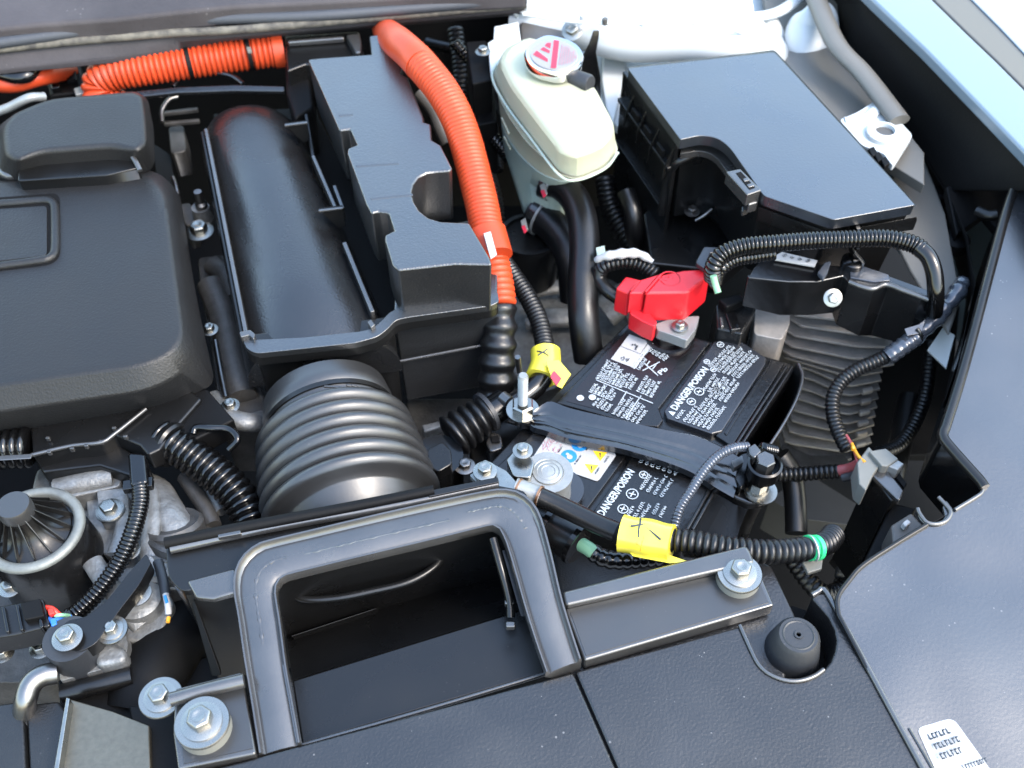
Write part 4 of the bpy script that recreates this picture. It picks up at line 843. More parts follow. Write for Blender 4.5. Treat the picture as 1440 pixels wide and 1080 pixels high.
V, Fc = loft_geo([rr([(x + (lx - x) * .5, y + (ly - y) * .5) for (x, y), (lx, ly) in zip(low, lw2)], zs - .034), rr(lw2, zs - .06), rr(lw3, zs - .09), rr(lw3, zs - .10)]); mk('tank_base', V, Fc, 'coolant_zone', rt, .004, 3, ang=60)
for zz_, a_, b_ in ((zs - .012, (706, 150), (716, 172)), (zs - .030, (709, 176), (718, 194))):
    bar('level_mark', P(a_[0] + 3, a_[1] + 12, zz_) + Vector((-.002, -.003, 0)), P(b_[0] + 3, b_[1] + 12, zz_) + Vector((-.002, -.003, 0)), .0015, .0015, 'tank_plastic', rt, .0003)
tube('weld_seam', [P(x, y, zs + .0035) for x, y in sc_(seam, 1.012)[6:] + sc_(seam, 1.012)[:2]], .0012, 'coolant_zone', rt, n=90, ns=8)
nk = P(777, 98, zs + .030)
lathe('filler_neck', nk, [(0, -.012), (.0215, -.012), (.0185, .0), (.0180, .005), (0, .005)], 'tank_plastic', rt, ns=40, axis=(.03, -.06, 1))
cp = thing('pressure_cap', P(778, 75, .08), 'chrome pressure cap with red and white warning disc on the coolant reservoir', 'cap')
cc = P(779, 79, .088); axc = Vector((.04, -.05, 1)).normalized(); xx, yy, aa = frame(axc)
def cap_ring(r, h, lob): return [cc + aa * h + (xx * math.cos(t) + yy * math.sin(t)) * (r + lob * (math.exp(-((math.sin((t - .2)) / .30) ** 2)))) for t in [2 * math.pi * i / 72 for i in range(72)]]
V, Fc = loft_geo([cap_ring(.0215, -.009, .0), cap_ring(.0245, -.0075, .002), cap_ring(.0252, .0, .0030), cap_ring(.0240, .0020, .0025), cap_ring(.0215, .0012, .0)])
mk('cap_rim', V, Fc, 'chrome', cp, ang=50)
lathe('cap_disc', cc, [(0, .0005), (.0205, .0005), (.0200, .0020), (0, .0021)], 'cap_label', cp, axis=axc, ns=48)
def disc_pt(a, b): return cc + aa * .0024 + xx * a + yy * b
ux = (Vector((1, -.12, 0)) - aa * aa.dot(Vector((1, -.12, 0)))).normalized(); uy = aa.cross(ux)
def dp(a, b): return cc + aa * .0024 + ux * a + uy * b
discv = bpy.data.objects['cap_disc']
poly = [(-.001, -.0195), (.0035, -.0190), (.0025, .0190), (-.002, .0195)]
mk('disc_print', [dp(*q) for q in poly] + [dp(-.0175, -.004), dp(-.0045, -.012), dp(-.0045, -.008), dp(-.015, .002)] + [dp(-.012, .004), dp(-.004, .0), dp(-.004, .004), dp(-.010, .008)] + [dp(-.009, .010), dp(-.004, .007), dp(-.004, .015), dp(-.0075, .014)], [(0, 1, 2, 3), (4, 5, 6, 7), (8, 9, 10, 11), (12, 13, 14, 15)], 'print_red', discv, smooth=False)
gg = []
for k in range(7):
    w = math.sqrt(max(0, .0185 ** 2 - (.0055 + k * .0021) ** 2)) * .8
    gg += micro(dp(.0050 + k * .0021, -w), uy, -ux, 0, -.0012, 2 * w, .0003, 1, rn, lift=-.0004)
gg = [([p + aa * .0003 for p in v], f) for v, f in gg]
printed('disc_lines', gg, 'print_pink', discv)
nz = thing('overflow_nozzle', P(812, 118, .06), 'short grey capped nozzle on the reservoir beside the chrome cap', 'nozzle')
V, Fc = lathe_geo(P(806, 110, zs + .030), [(0, 0), (.0078, 0), (.0078, .016), (.0068, .018), (.0, .018)], (.75, -.62, .1)); mk('nozzle_cap', V, Fc, 'grey_rubber', nz)
V, Fc = lathe_geo(P(806, 110, zs + .030), [(0, -.006), (.0060, -.006), (.0060, .001), (.0, .001)], (.75, -.62, .1)); mk('nozzle_stub', V, Fc, 'tank_plastic', nz)
# hoses of the reservoir
h1 = thing('reservoir_hose', P(820, 380, -.05), 'thick black rubber hose arching from the tank down past the battery corner', 'hose', 'reservoir hoses')
tube('hose_body', [(774, 256, -.01), (790, 262, -.006), (808, 280, -.004), (819, 310, -.006), (822, 350, -.014), (820, 400, -.025), (821, 450, -.04), (828, 505, -.07)], .0128, 'rubber', h1, n=70, ns=28)
h2 = thing('reservoir_hose', P(785, 340, -.05), 'black rubber hose leaving the tank bottom and passing behind the arching hose', 'hose', 'reservoir hoses')
tube('hose_body', [(750, 300, -.045), (770, 312, -.045), (792, 336, -.05), (806, 370, -.06), (810, 420, -.09)], .0150, 'rubber', h2, n=40, ns=28)
def clamp(px, z, axis, r, par_label):
    t = thing('hose_clamp', P(*px, z), par_label, 'clamp', 'spring clamps on the reservoir hoses')
    V, Fc = lathe_geo(P(*px, z), [(r, -.0035), (r + .0012, -.0035), (r + .0012, .0035), (r, .0035), (r, -.0035)], axis, 32); mk('clamp_band', V, Fc, 'black_steel', t)
    V, Fc = lathe_geo(P(*px, z) + Vector(axis).normalized() * .0048, [(r, -.001), (r + .0015, -.001), (r + .0015, .001), (r, .001), (r, -.001)], axis, 32); mk('clamp_edge', V, Fc, 'lead_grey', t)
    return t
c1 = clamp((770, 257), -.010, (.8, -.45, -.1), .0135, 'spring clamp with red tabs where the arching hose meets the tank')
c2 = clamp((755, 303), -.045, (.75, -.55, -.1), .0158, 'lower spring clamp with red tabs on the hose at the tank bottom')
for c_, (x, y, z) in ((c1, (764, 268, .0)), (c2, (737, 318, -.03))):
    plate('clamp_ear', [P(x - 5, y - 8, z), P(x + 2, y - 12, z), P(x + 6, y + 4, z), P(x - 1, y + 8, z)], .002, 'lead_grey', c_, .0004)
    plate('red_tab', [P(x - 4, y, z + .002), P(x + 1, y - 2, z + .002), P(x + 4, y + 6, z + .002), P(x, y + 9, z + .002)], .0015, 'print_red', c_, .0003)
# things in the dark behind
dk = thing('brake_pipe_block', P(670, 130, -.02), 'black plug with a small red dot in the dark left of the reservoir', 'connector')
prism('block_body', [(664, 112), (694, 110), (700, 170), (672, 176)], -.0, .06, 'matte_black', dk, .002)
prism('block_lid', [(668, 118), (690, 116), (692, 140), (671, 143)], .008, .01, 'gloss_black', dk, .0015)
prism('red_dot', [(680, 128), (686, 127), (687, 132), (681, 133)], .0092, .002, 'print_red', dk, .0003)
for i, (pts, r, lab) in enumerate((([(660, 170, -.02), (690, 190, -.02), (720, 225, -.03)], .007, 'thin black conduit in the dark between orange conduit and tank'), ([(640, 60, 0), (670, 100, -.02), (690, 160, -.04), (700, 240, -.06)], .006, 'black cable dropping behind the orange conduit near the dark block'))):
    t = tube('dark_cable', pts, r, 'gloss_black', None, corr=.004); tag(t, lab, 'cable')
wt = tube('pale_pipe', [(590, 130, .01), (610, 155, .0), (620, 180, -.01), (630, 200, -.02)], .007, 'grey_primer', None); tag(wt, 'short pale pipe glimpsed between the tall lid and the orange conduit', 'pipe')
sb = thing('steering_cylinder', P(740, 370, -.08), 'black round can at the foot of the reservoir beside the orange conduit', 'canister')
lathe('can_body', P(745, 332, -.06), [(0, -.05), (.026, -.05), (.028, -.004), (.026, .0), (0, .0)], 'smooth_black_plastic', sb, ns=36)
lathe('can_ring', P(745, 332, -.06), [(.024, .0), (.028, .0), (.028, .003), (.024, .003), (.024, 0)], 'rubber', sb, ns=36)
tr = thing('transmission_casting', P(800, 440, -.2), 'dull grey aluminium transmission casting seen behind the black hoses', 'engine part')
prism('casting_plate', rounded([(700, 360), (760, 400), (860, 390), (900, 430), (850, 520), (740, 560), (700, 480)], 12, 3), -.16, .05, 'cast_aluminium', tr, .005)
ridge('casting_rib', [(735, 412, -.15), (780, 404, -.145), (850, 400, -.15)], lambda t: .009, 'cast_aluminium', tr)
ridge('casting_rib', [(740, 450, -.15), (790, 446, -.145), (840, 450, -.15)], lambda t: .012, 'cast_aluminium', tr)
ridge('casting_rib', [(850, 440, -.13), (880, 420, -.12), (900, 440, -.13)], lambda t: .018, 'cast_aluminium', tr)
prism('casting_base', rounded([(570, 560), (700, 560), (760, 600), (760, 720), (600, 720)], 10, 3), -.13, .05, 'dark_aluminium', tr, .005)
prism('casting_ledge', [(592, 597), (630, 588), (634, 596), (596, 608)], -.09, .01, 'cast_aluminium', tr, .002)
# ================================================================== fuse box
fb = thing('fuse_box', P(1050, 230, -.10), 'large black under-bonnet fuse box with smooth blue-reflecting lid top right', 'fuse box')
FL = rounded([(883, 96), (1089, 73), (1287, 288), (1173, 309), (1074, 275), (1026, 206), (1008, 193), (985, 190), (957, 196)], [3, 4, 3, 5, 6, 12, 10, 8, 1], 4)
fz_ = .058
prism('fuse_lid', FL, fz_, .010, 'fuse_lid_plastic', fb, .0022, 3)
def off(pts, c, d): return [(x + (x - c[0]) / math.hypot(x - c[0], y - c[1]) * d, y + (y - c[1]) / math.hypot(x - c[0], y - c[1]) * d) for x, y in pts]
V, Fc = loft_geo([[P(x, y, fz_ - .009) for x, y in FL], [P(x, y, fz_ - .0095) - Vector((0, .0, 0)) for x, y in off(FL, (1090, 180), 3)], [P(x, y, fz_ - .0135) for x, y in off(FL, (1090, 180), 3)]]); mk('lid_rim', V, Fc, 'smooth_black_plastic', fb, .001)
prism('fuse_body', off(FL, (1090, 180), -3), fz_ - .010, .085, 'smooth_black_plastic', fb, .002, shrink=.05)
# left wall with ribbed pockets
lw = [(876, 98, .052), (885, 97, .050), (957, 197, .050), (956, 206, .046)]
def wallpt(t, z): # along the left edge of the box
    a, b = P(883, 98, .05), P(957, 198, .05); p = a.lerp(b, t); n = Vector((-(b - a).y, (b - a).x, 0)).normalized()
    if n.x > 0: n = -n
    return p, n, z
def wall_plate(name, t0, t1, z0, z1, out, th, m, bev=.0008):
    p, n, _ = wallpt(t0, 0); q, _, _ = wallpt(t1, 0)
    v = [Vector((p.x, p.y, z1)), Vector((q.x, q.y, z1)), Vector((q.x, q.y, z0)), Vector((p.x, p.y, z0))]
    v = [a + n * out for a in v]; V, Fc = loft_geo([v, [a - n * th for a in v]]); return mk(name, V, Fc, m, fb, bev)
wall_plate('side_wall', -.02, 1.0, -.10, .048, .004, .004, 'smooth_black_plastic')
wall_plate('side_ledge', .02, 1.0, .020, .024, .009, .009, 'smooth_black_plastic')
wall_plate('side_ledge', .02, .98, -.026, -.023, .008, .008, 'smooth_black_plastic')
for t in (.22, .46, .70, .97):
    p, n, _ = wallpt(t, 0); bar('side_rib', Vector((p.x, p.y, .046)) + n * .002, Vector((p.x, p.y, .020)) + n * .011, .002, .012, 'smooth_black_plastic', fb, .0005)
    bar('side_rib', Vector((p.x, p.y, .020)) + n * .008, Vector((p.x, p.y, -.03)) + n * .008, .0016, .012, 'smooth_black_plastic', fb, .0004)
for t in (.30, .54, .78): wall_plate('pocket_tab', t, t + .12, .026, .034, .0095, .003, 'matte_black')
# recess at the corner
prism('notch_ledge', rounded([(957, 206), (985, 200), (1004, 202), (1020, 214), (1040, 244), (1030, 250), (1008, 222), (996, 214), (980, 212), (957, 216)], [1, 6, 6, 6, 2, 2, 6, 6, 6, 1], 3), .040, .006, 'duct_plastic', fb, .0015)
ridge_pts = [(930, 300, -.03), (938, 258, .0), (945, 236, .02), (958, 225, .03), (985, 214, .034), (1000, 214, .034)]
tube('notch_bead', ridge_pts, .004, 'smooth_black_plastic', fb, n=30)
prism('notch_floor', [(905, 300), (960, 250), (1050, 262), (1070, 330), (1010, 380), (915, 370)], -.05, .03, 'smooth_black_plastic', fb, .002)
for x, y in ((950, 262), (988, 240), (1000, 218)):
    bar('notch_rib', P(x, y, .01), P(x - 3, y + 50, -.03), .0012, .004, 'matte_black', fb, .0002)
prism('latch_bar', [(1021, 241), (1041, 237), (1071, 267), (1051, 274)], .060, .012, 'duct_plastic', fb, .001)
prism('latch_window', [(1035, 243), (1042, 241), (1062, 263), (1054, 266)], .0606, .001, 'deep_black', fb, .0003)
prism('latch_rung', [(1045, 251), (1052, 249), (1054, 253), (1047, 255)], .0612, .002, 'duct_plastic', fb, .0005)
prism('latch_rung', [(1050, 259), (1058, 257), (1061, 261), (1053, 263)], .0612, .002, 'duct_plastic', fb, .0005)
prism('latch_foot', [(1043, 290), (1053, 288), (1053, 294), (1044, 297)], .03, .006, 'duct_plastic', fb, .0008)
prism('latch_side', [(1054, 276), (1070, 270), (1066, 284), (1052, 288)], .050, .01, 'duct_plastic', fb, .0015)
strip('body_step', [(1066, 290), (1168, 327), (1290, 304)], [(1066, 297), (1168, 333), (1290, 310)], .034, .030, .01, 'smooth_black_plastic', fb, .002)
bolt(P(973, 298, -.03), .0095, 'dull bolt deep in the notched corner of the fuse box', hm='steel', wm='steel')
wb = tube('bent_rod', [(978, 310, -.035), (990, 303, -.03), (1001, 294, -.026)], .0016, 'steel', None); tag(wb, 'thin metal rod lying beside the bolt in the fuse box notch', 'rod')
# cables below the notch
ch = tube('black_hose', [(880, 270, -.03), (890, 300, -.04), (892, 330, -.06), (905, 360, -.09)], .0085, 'rubber', None, n=30); tag(ch, 'small black hose dropping below the left wall of the fuse box', 'hose')
# ================================================================== battery
bt_ = thing('battery', P(880, 600, -.20), 'black twelve volt battery with white danger print under its hold-down bar', 'battery')
zb = -.048
prism('battery_case', [(887, 449), (1010, 482), (1112, 510), (1118, 520), (1040, 632), (960, 772), (820, 745), (664, 690), (672, 668), (776, 558)], zb, .15, 'battery_plastic', bt_, .002, shrink=.02)
zp = zb + .0035
prism('top_plate', [(888, 456), (1000, 481), (994, 487), (927, 574), (933, 590), (926, 600), (900, 598), (782, 566)], zp, .006, 'battery_plastic', bt_, .0012)
prism('top_plate', [(762, 596), (883, 634), (876, 648), (826, 716), (822, 730), (700, 690), (690, 664)], zp, .006, 'battery_plastic', bt_, .0012)
prism('top_plate', [(893, 638), (990, 668), (1000, 690), (958, 764), (834, 732), (836, 716), (884, 650)], zp, .006, 'battery_plastic', bt_, .0012)
prism('side_rail', [(1082, 505), (1104, 510), (1030, 628), (1006, 612), (1078, 520)], zp, .006, 'battery_plastic', bt_, .0012)
for d in (0, 8): tube('rail_bead', [P(1106 + d, 516, zp), P(1030 + d, 634, zp), P(966 + d, 745, zp)], .0014, 'battery_plastic', bt_, n=20, ns=8)
oc_ = [(1018, 476), (1042, 479), (1078, 503), (1076, 513), (1016, 606), (1001, 610), (938, 588), (934, 577), (1004, 480)]
prism('warning_pad', oc_, zp + .0015, .007, 'battery_pad', bt_, .0012)
prism('pad_border', [(1078 + 6, 505), (1082, 516), (1022, 612), (1018, 608), (1078, 515)], zp + .001, .005, 'battery_plastic', bt_, .0006)
prism('label_sheet', [(884, 462), (975, 488), (955, 505), (902, 592), (796, 564)], zp + .0003, .0006, 'battery_label', bt_, 0)
rnd = random.Random(11)
zq = zp + .0018
a, u, v, l = basis((946, 585), (998, 519), zq)      # text runs away from the viewer, up-right
g = [text_geo('DANGER/POISON', a + u * .006, u, v, length=l * .88, height=.0060, bold=.03)]
# warning triangle before it
g += [([a, a + u * .0045, a + u * .0022 + v * .0052], [(0, 1, 2)])]
def mrow(p0, p1, rows, w, zz, f=1.0):
    a, u, v, l = basis(p0, p1, zz); return micro(a, u, v, 0, -w, l * f, 0, rows, rnd)
# p0 start (near viewer) p1 end, columns step to the right
def rowset(start, end, step, n, zz, geo, lens=None):
    a, u, v, l = basis(start, end, zz); s = P(start[0] + step[0], start[1] + step[1], zz) - P(start[0], start[1], zz)
    for i in range(n):
        L = l * (lens[i] if lens else rnd.uniform(.75, 1)); geo += micro(a + s * i, u, v, 0, 0, L, .0035, 1, rnd, lift=.0004)
rowset((999, 517), (1029, 487), (6.3, 2.0), 3, zq, g, [1, 1, .8])
rowset((1012, 524), (1046, 490), (6.6, 2.2), 5, zq, g, [1, .97, 1, .95, .9])
rowset((992, 550), (1010, 524), (7, 2.3), 4, zq, g, [.9, .8, .9, .7])
rowset((1000, 560), (1022, 530), (7, 2.3), 4, zq, g, [1, .9, 1, .95])
rowset((954, 590), (966, 575), (1, 0), 1, zq, g)
rowset((964, 594), (992, 558), (6.6, 2.2), 6, zq, g, [.9, 1, 1, .95, 1, .9])
def ringp(px, r, zz, w=.0007, ns=20):
    c = P(*px, zz) + Vector((0, 0, .0004)); V = []; Fc = []
    for i in range(ns):
        t = 2 * math.pi * i / ns; d = Vector((math.cos(t), math.sin(t), 0)); V += [c + d * r, c + d * (r - w)]
    for i in range(ns): j = (i + 1) % ns; Fc.append((2 * i, 2 * j, 2 * j + 1, 2 * i + 1))
    return V, Fc
def discp(px, r, zz, ns=24):
    c = P(*px, zz) + Vector((0, 0, .0004)); return [c + Vector((math.cos(2 * math.pi * i / ns), math.sin(2 * math.pi * i / ns), 0)) * r for i in range(ns)], [tuple(range(ns))]
for px, r in (((983, 551), .0040), ((972, 565), .0036), ((1013, 485), .0030), ((994, 509), .0026), ((1003, 520), .0026)):
    g.append(ringp(px, r, zq)); g.append(rect_geo(P(*px, zq) - Vector((r * .5, 0, 0)), Vector((1, 0, 0)), Vector((0, 1, 0)), 0, -.0004, r, .0004)); g.append(rect_geo(P(*px, zq), Vector((.5, .86, 0)), Vector((-.86, .5, 0)), -r * .6, -.0003, r * .5, .0004))
printed('pad_print', g, 'print_white', bpy.data.objects['warning_pad'])
# left label print
zl_ = zp + .0005; g = []
w0 = [(885, 470), (912, 480), (888, 516), (859, 505)]
ls = bpy.data.objects['label_sheet']
tq = L3(w0, zl_ + .0003); mk('white_square', tq, [(0, 1, 2, 3)], 'white_label', ls, smooth=False)
tq = L3([(913, 481), (919, 483), (893, 519), (887, 516)], zl_ + .0003); mk('white_strip', tq, [(0, 1, 2, 3)], 'white_label', ls, smooth=False)
gd = []
zd = zl_ + .0005
for (cx, cy) in ((893, 484), (879, 502)):
    a, u, v, l = basis((cx - 6, cy + 6), (cx + 2, cy - 6), zd)
    for k in range(9): gd.append(rect_geo(a + u * rnd.uniform(0, .005) + v * rnd.uniform(-.006, .001), u, v, 0, 0, rnd.uniform(.0008, .003), rnd.uniform(.0005, .001)))
gd.append(rect_geo(P(872, 487, zd), (P(900, 498, zd) - P(872, 487, zd)).normalized(), Vector((0, 1, 0)), 0, 0, .018, .0004))
printed('square_print', gd, 'print_dark', ls)
rowset((894, 519), (918, 486), (5.5, 2), 2, zl_, g, [.9, .6])
rowset((914, 496), (924, 488), (5, 3), 5, zl_, g)
rowset((842, 534), (858, 508), (5.3, 2), 7, zl_, g, [1, 1, 1, .95, .9, .85, .8])
rowset((881, 546), (895, 526), (6, 2.3), 2, zl_, g)
rowset((899, 552), (912, 530), (6, 2.6), 4, zl_, g, [1, .95, .9, 1])
rowset((832, 553), (843, 538), (5.6, 2.2), 6, zl_, g)
rowset((836, 572), (846, 560), (6, 2.5), 4, zl_, g)
rowset((864, 584), (884, 558), (6.6, 2.6), 6, zl_, g, [.9, 1, .9, 1, .9, .7])
for p0, p1 in (((838, 535), (918, 568)), ((862, 583), (882, 551)), ((880, 589), (902, 557))):
    a, u, v, l = basis(p0, p1, zl_); g.append(rect_geo(a, u, v, 0, 0, l, .0007))
# crossed bin symbol
a, u, v, l = basis((908, 518), (922, 500), zl_)
g += [rect_geo(P(906, 512, zl_), (P(926, 530, zl_) - P(906, 512, zl_)).normalized(), Vector((.5, .86, 0)), 0, 0, .016, .0009), rect_geo(P(904, 522, zl_), (P(932, 508, zl_) - P(904, 522, zl_)).normalized(), Vector((-.3, .95, 0)), 0, 0, .017, .0009)]
g += [rect_geo(P(910, 514, zl_), u, v, 0, 0, .005, .0008), rect_geo(P(918, 520, zl_), u, v, 0, 0, .006, .0008)]
a, u, v, l = basis((930, 528), (940, 520), zl_); g.append(text_geo('Pb', a, u, v, length=l, height=.0045, bold=.02))
a, u, v, l = basis((848, 565), (856, 555), zl_)
printed('label_print', g, 'print_white', ls)
for px in ((833, 559), (816, 560)): g2 = [discp(px, .0028, zl_ + .0002)]; printed('label_dot', g2, 'print_white', ls)
# lower warning sticker with pictograms
zs_ = zp + .0008
prism('warning_sticker', rounded([(770, 612), (868, 638), (841, 677), (832, 674), (748, 645)], [2, 6, 6, 4, 2], 4), zs_, .0006, 'white_label', bt_, 0)
ws = bpy.data.objects['warning_sticker']
for px in ((800, 642), (815, 626)):
    printed('blue_pictogram', [discp(px, .0060, zs_)], 'print_blue', ws)
    printed('pictogram_mark', [discp((px[0] + 1, px[1] + 1), .0022, zs_ + .0003), discp((px[0] - 2, px[1] - 3), .0013, zs_ + .0003)], 'white_label', ws)
for cx, cy in ((844, 640), (832, 658)):
    t3 = L3([(cx - 10, cy - 6), (cx + 10, cy - 4), (cx, cy + 8)], zs_ + .0004); mk('amber_triangle', t3, [(0, 1, 2)], 'print_amber', ws, smooth=False)
    t3 = L3([(cx - 1.2, cy - 3), (cx + 1.2, cy - 3), (cx + .5, cy + 3), (cx - .5, cy + 3)], zs_ + .0007); mk('triangle_mark', t3, [(0, 1, 2, 3)], 'print_dark', ws, smooth=False)
gg = []
for k in range(26):
    x, y = rnd.uniform(760, 788), rnd.uniform(620, 640); a, u, v, l = basis((x, y), (x + rnd.uniform(-4, 4), y - 4), zs_); gg.append(rect_geo(a, u, v, 0, 0, rnd.uniform(.002, .004), .0004))
printed('pink_pictogram', gg, 'print_pink', ws)
gg = []
for p in ((786, 637), (809, 654), (825, 634), (838, 667), (851, 651), (812, 650)):
    a, u, v, l = basis(p, (p[0] + 6, p[1] - 9), zs_); gg += micro(a, u, v, 0, 0, l, .0014, 1, rnd)
printed('sticker_lines', gg, 'print_dark', ws)
# lower right print
zr = zp + .0002; g = []
a, u, v, l = basis((849, 727), (893, 664), zr); g.append(text_geo('DANGER/POISON', a, u, v, length=l * 1.0, height=.0062, bold=.03))
for i in range(7):
    a, u, v, l = basis((903 + i * 8.0, 652 + i * 2.9), (908 + i * 8.0, 641 + i * 2.9), zr); g += micro(a, u, v, 0, 0, l * 1.1, .0036, 1, rnd)
rowset((903, 690), (921, 663), (9.5, 3.4), 4, zr, g, [1, .8, 1, .9])
rowset((902, 717), (910, 702), (9.5, 3.8), 4, zr, g, [.9, 1, 1, 1])
rowset((886, 726), (896, 708), (8, 4), 3, zr, g)
for px, r in (((889, 695), .0046), ((876, 716), .0040), ((905, 668), .0034)):
    g.append(ringp(px, r, zr)); g.append(rect_geo(P(*px, zr), Vector((.5, .86, 0)), Vector((-.86, .5, 0)), -r * .6, -.0004, r * .6, .0005)); g.append(rect_geo(P(*px, zr), Vector((.9, -.3, 0)), Vector((.3, .9, 0)), -r * .6, -.0004, r * .6, .0005))
printed('danger_print', g, 'print_white', bt_)
g = []; a, u, v, l = basis((811, 714), (818, 699), zr); g.append(rect_geo(a, u, v, 0, 0, l, .0010)); g.append(rect_geo(a, u, v, l * .7, -.002, l, .003))
printed('moulded_mark', g, 'battery_pad', bt_)
# heat shield beside the battery
hs = thing('battery_shield', P(1110, 570, -.16), 'thin curved black plastic shield along the right side of the battery', 'shield')
sp = spline(L3([(1120, 512), (1126, 530), (1118, 560), (1100, 595), (1080, 626)], -.04), 16)
V = sp + [p + Vector((-.012, 0, -.10)) for p in sp] + [p + Vector((.003, .001, 0)) for p in sp] + [p + Vector((-.009, .001, -.10)) for p in sp]; n = 16; Fc = []
for i in range(n - 1): Fc += [(i, i + 1, n + i + 1, n + i), (2 * n + i, 2 * n + i + 1, 3 * n + i + 1, 3 * n + i), (i, i + 1, 2 * n + i + 1, 2 * n + i)]
mk('shield_sheet', V, Fc, 'smooth_black_plastic', hs)
tube('shield_edge', [p + Vector((.0015, 0, .0005)) for p in sp], .0012, 'duct_plastic', hs, n=30, ns=8)
prism('battery_tray', [(960, 740), (1000, 690), (1060, 700), (1040, 760), (1000, 790)], -.12, .02, 'smooth_black_plastic', hs, .002)
# hold-down bar
hd = thing('battery_hold_down', P(890, 610, -.05), 'glossy black curved hold-down bar across the middle of the battery', 'hold-down bar')
up = rs2([(752, 578), (773, 562), (800, 571), (840, 581), (880, 590), (920, 599), (960, 606), (985, 612), (1020, 627), (1048, 644)], 40)
lo = rs2([(744, 592), (752, 600), (790, 615), (830, 623), (873, 631), (910, 642), (940, 653), (975, 669), (1005, 690), (1030, 704)], 40)
prof_ = [(0, -.012), (0, .0), (.06, .0015), (.22, .0005), (.38, .0), (.47, -.0004), (.52, -.0016), (.60, -.0012), (.70, -.0018), (.76, -.0034), (.85, -.0034), (.93, -.0060), (1.0, -.0066), (1.0, -.013)]
rings = []
for i in range(40):
    s = i / 39; zz = -.030 + .004 * math.sin(s * math.pi)
    rings.append([P(*(up[i].lerp(lo[i], .05 + t * .76)), zz) + Vector((0, 0, dz)) for t, dz in prof_])
V, Fc = loft_geo(rings); mk('bar_pressing', V, Fc, 'strap_gloss', hd, ang=40)
prism('bar_foot', rounded([(722, 572), (735, 562), (750, 565), (757, 577), (750, 592), (734, 594), (722, 585)], 5, 3), -.034, .010, 'black_steel', hd, .0015)
prism('bar_foot', rounded([(1010, 672), (1035, 640), (1060, 652), (1085, 668), (1090, 688), (1078, 704), (1055, 708), (1030, 698)], 7, 3), -.040, .010, 'black_steel', hd, .002)
prism('foot_clip', rounded([(1040, 640), (1052, 636), (1056, 668), (1042, 686), (1034, 672)], 4, 3), -.028, .012, 'gloss_black', hd, .002)
prism('foot_clip', rounded([(1028, 648), (1044, 640), (1046, 650), (1032, 658)], 2, 3), -.024, .006, 'duct_plastic', hd, .001)
sd_ = thing('hold_down_stud', P(736, 575, -.034), 'pale threaded stud with hex nut standing left of the battery', 'stud', 'hold-down rods of the battery')
c_ = P(735, 578, -.034)
lathe('stud_washer', c_, [(0, 0), (.0125, 0), (.0125, .002), (0, .002)], 'zinc', sd_)
lathe('stud_nut', c_, [(0, .002), (.0088, .002), (.0088, .0085), (.0075, .0095), (0, .0095)], 'zinc', sd_, ns=6)
prf = [(0, .009)]
for i in range(26): prf += [(.0034, .0095 + i * .0012), (.0039, .0101 + i * .0012)]
prf += [(.0030, .042), (0, .042)]
lathe('stud_thread', c_, prf, 'lead_grey', sd_, ns=20)
sd2 = tube('thin_stud', [(730, 522, -.03), (728, 502, -.012)], .0022, 'steel', None, n=8); tag(sd2, 'thin dark rod just above and behind the pale threaded stud', 'rod')
nb = thing('hold_down_nut', P(1068, 690, -.04), 'zinc nut and washer on the right foot of the battery hold-down bar', 'nut', 'hold-down rods of the battery')
c_ = P(1069, 691, -.038)
lathe('nut_washer', c_, [(0, 0), (.0120, 0), (.0120, .0015), (0, .0015)], 'zinc', nb)
lathe('nut_flange', c_ + Vector((-.002, .002, 0)), [(0, .0015), (.0085, .0015), (.0080, .004), (0, .004)], 'zinc', nb)
lathe('nut_body', c_ + Vector((-.002, .002, 0)), [(0, .004), (.0066, .004), (.0066, .010), (0, .010)], 'zinc', nb, ns=6)
tube('hook_rod', [(1066, 705, -.045), (1056, 725, -.07), (1046, 750, -.10), (1040, 775, -.13)], .0040, 'steel', nb)
gr = thing('cable_guide', P(1076, 650, -.02), 'black ring clip with a hex head inside at the right end of the hold-down bar', 'cable guide')
c_ = P(1076, 652, -.012)
lathe('guide_ring', c_, [(.0095, -.012), (.0118, -.012), (.0124, .0), (.0108, .0008), (.0100, .0), (.0095, -.012)], 'gloss_black', gr, ns=40)
lathe('guide_floor', c_, [(0, -.012), (.0098, -.012), (.0098, -.008), (0, -.008)], 'gloss_black', gr)
lathe('guide_head', c_ + Vector((0, .001, 0)), [(0, -.008), (.0070, -.008), (.0070, .004), (.0062, .0048), (0, .0048)], 'duct_plastic', gr, ns=6)
prism('guide_wing', [(1052, 628), (1062, 622), (1072, 634), (1062, 644), (1054, 638)], -.008, .01, 'duct_plastic', gr, .0015)
tube('guide_stub', [(1072, 630, -.02), (1090, 634, -.03)], .0045, 'gloss_black', gr, corr=.003)
hn = thing('ribbed_harness', P(990, 690, -.03), 'slim silvery-lit ribbed cable arching over the right end of the hold-down bar', 'conduit', 'black corrugated conduits')
tube('conduit', [(948, 742, -.025), (956, 715, -.020), (972, 690, -.016), (990, 662, -.012), (1010, 641, -.010), (1032, 630, -.010), (1052, 628, -.014)], .0037, 'silver_wrap', hn, corr=.0026, cdepth=.14, ns=16)
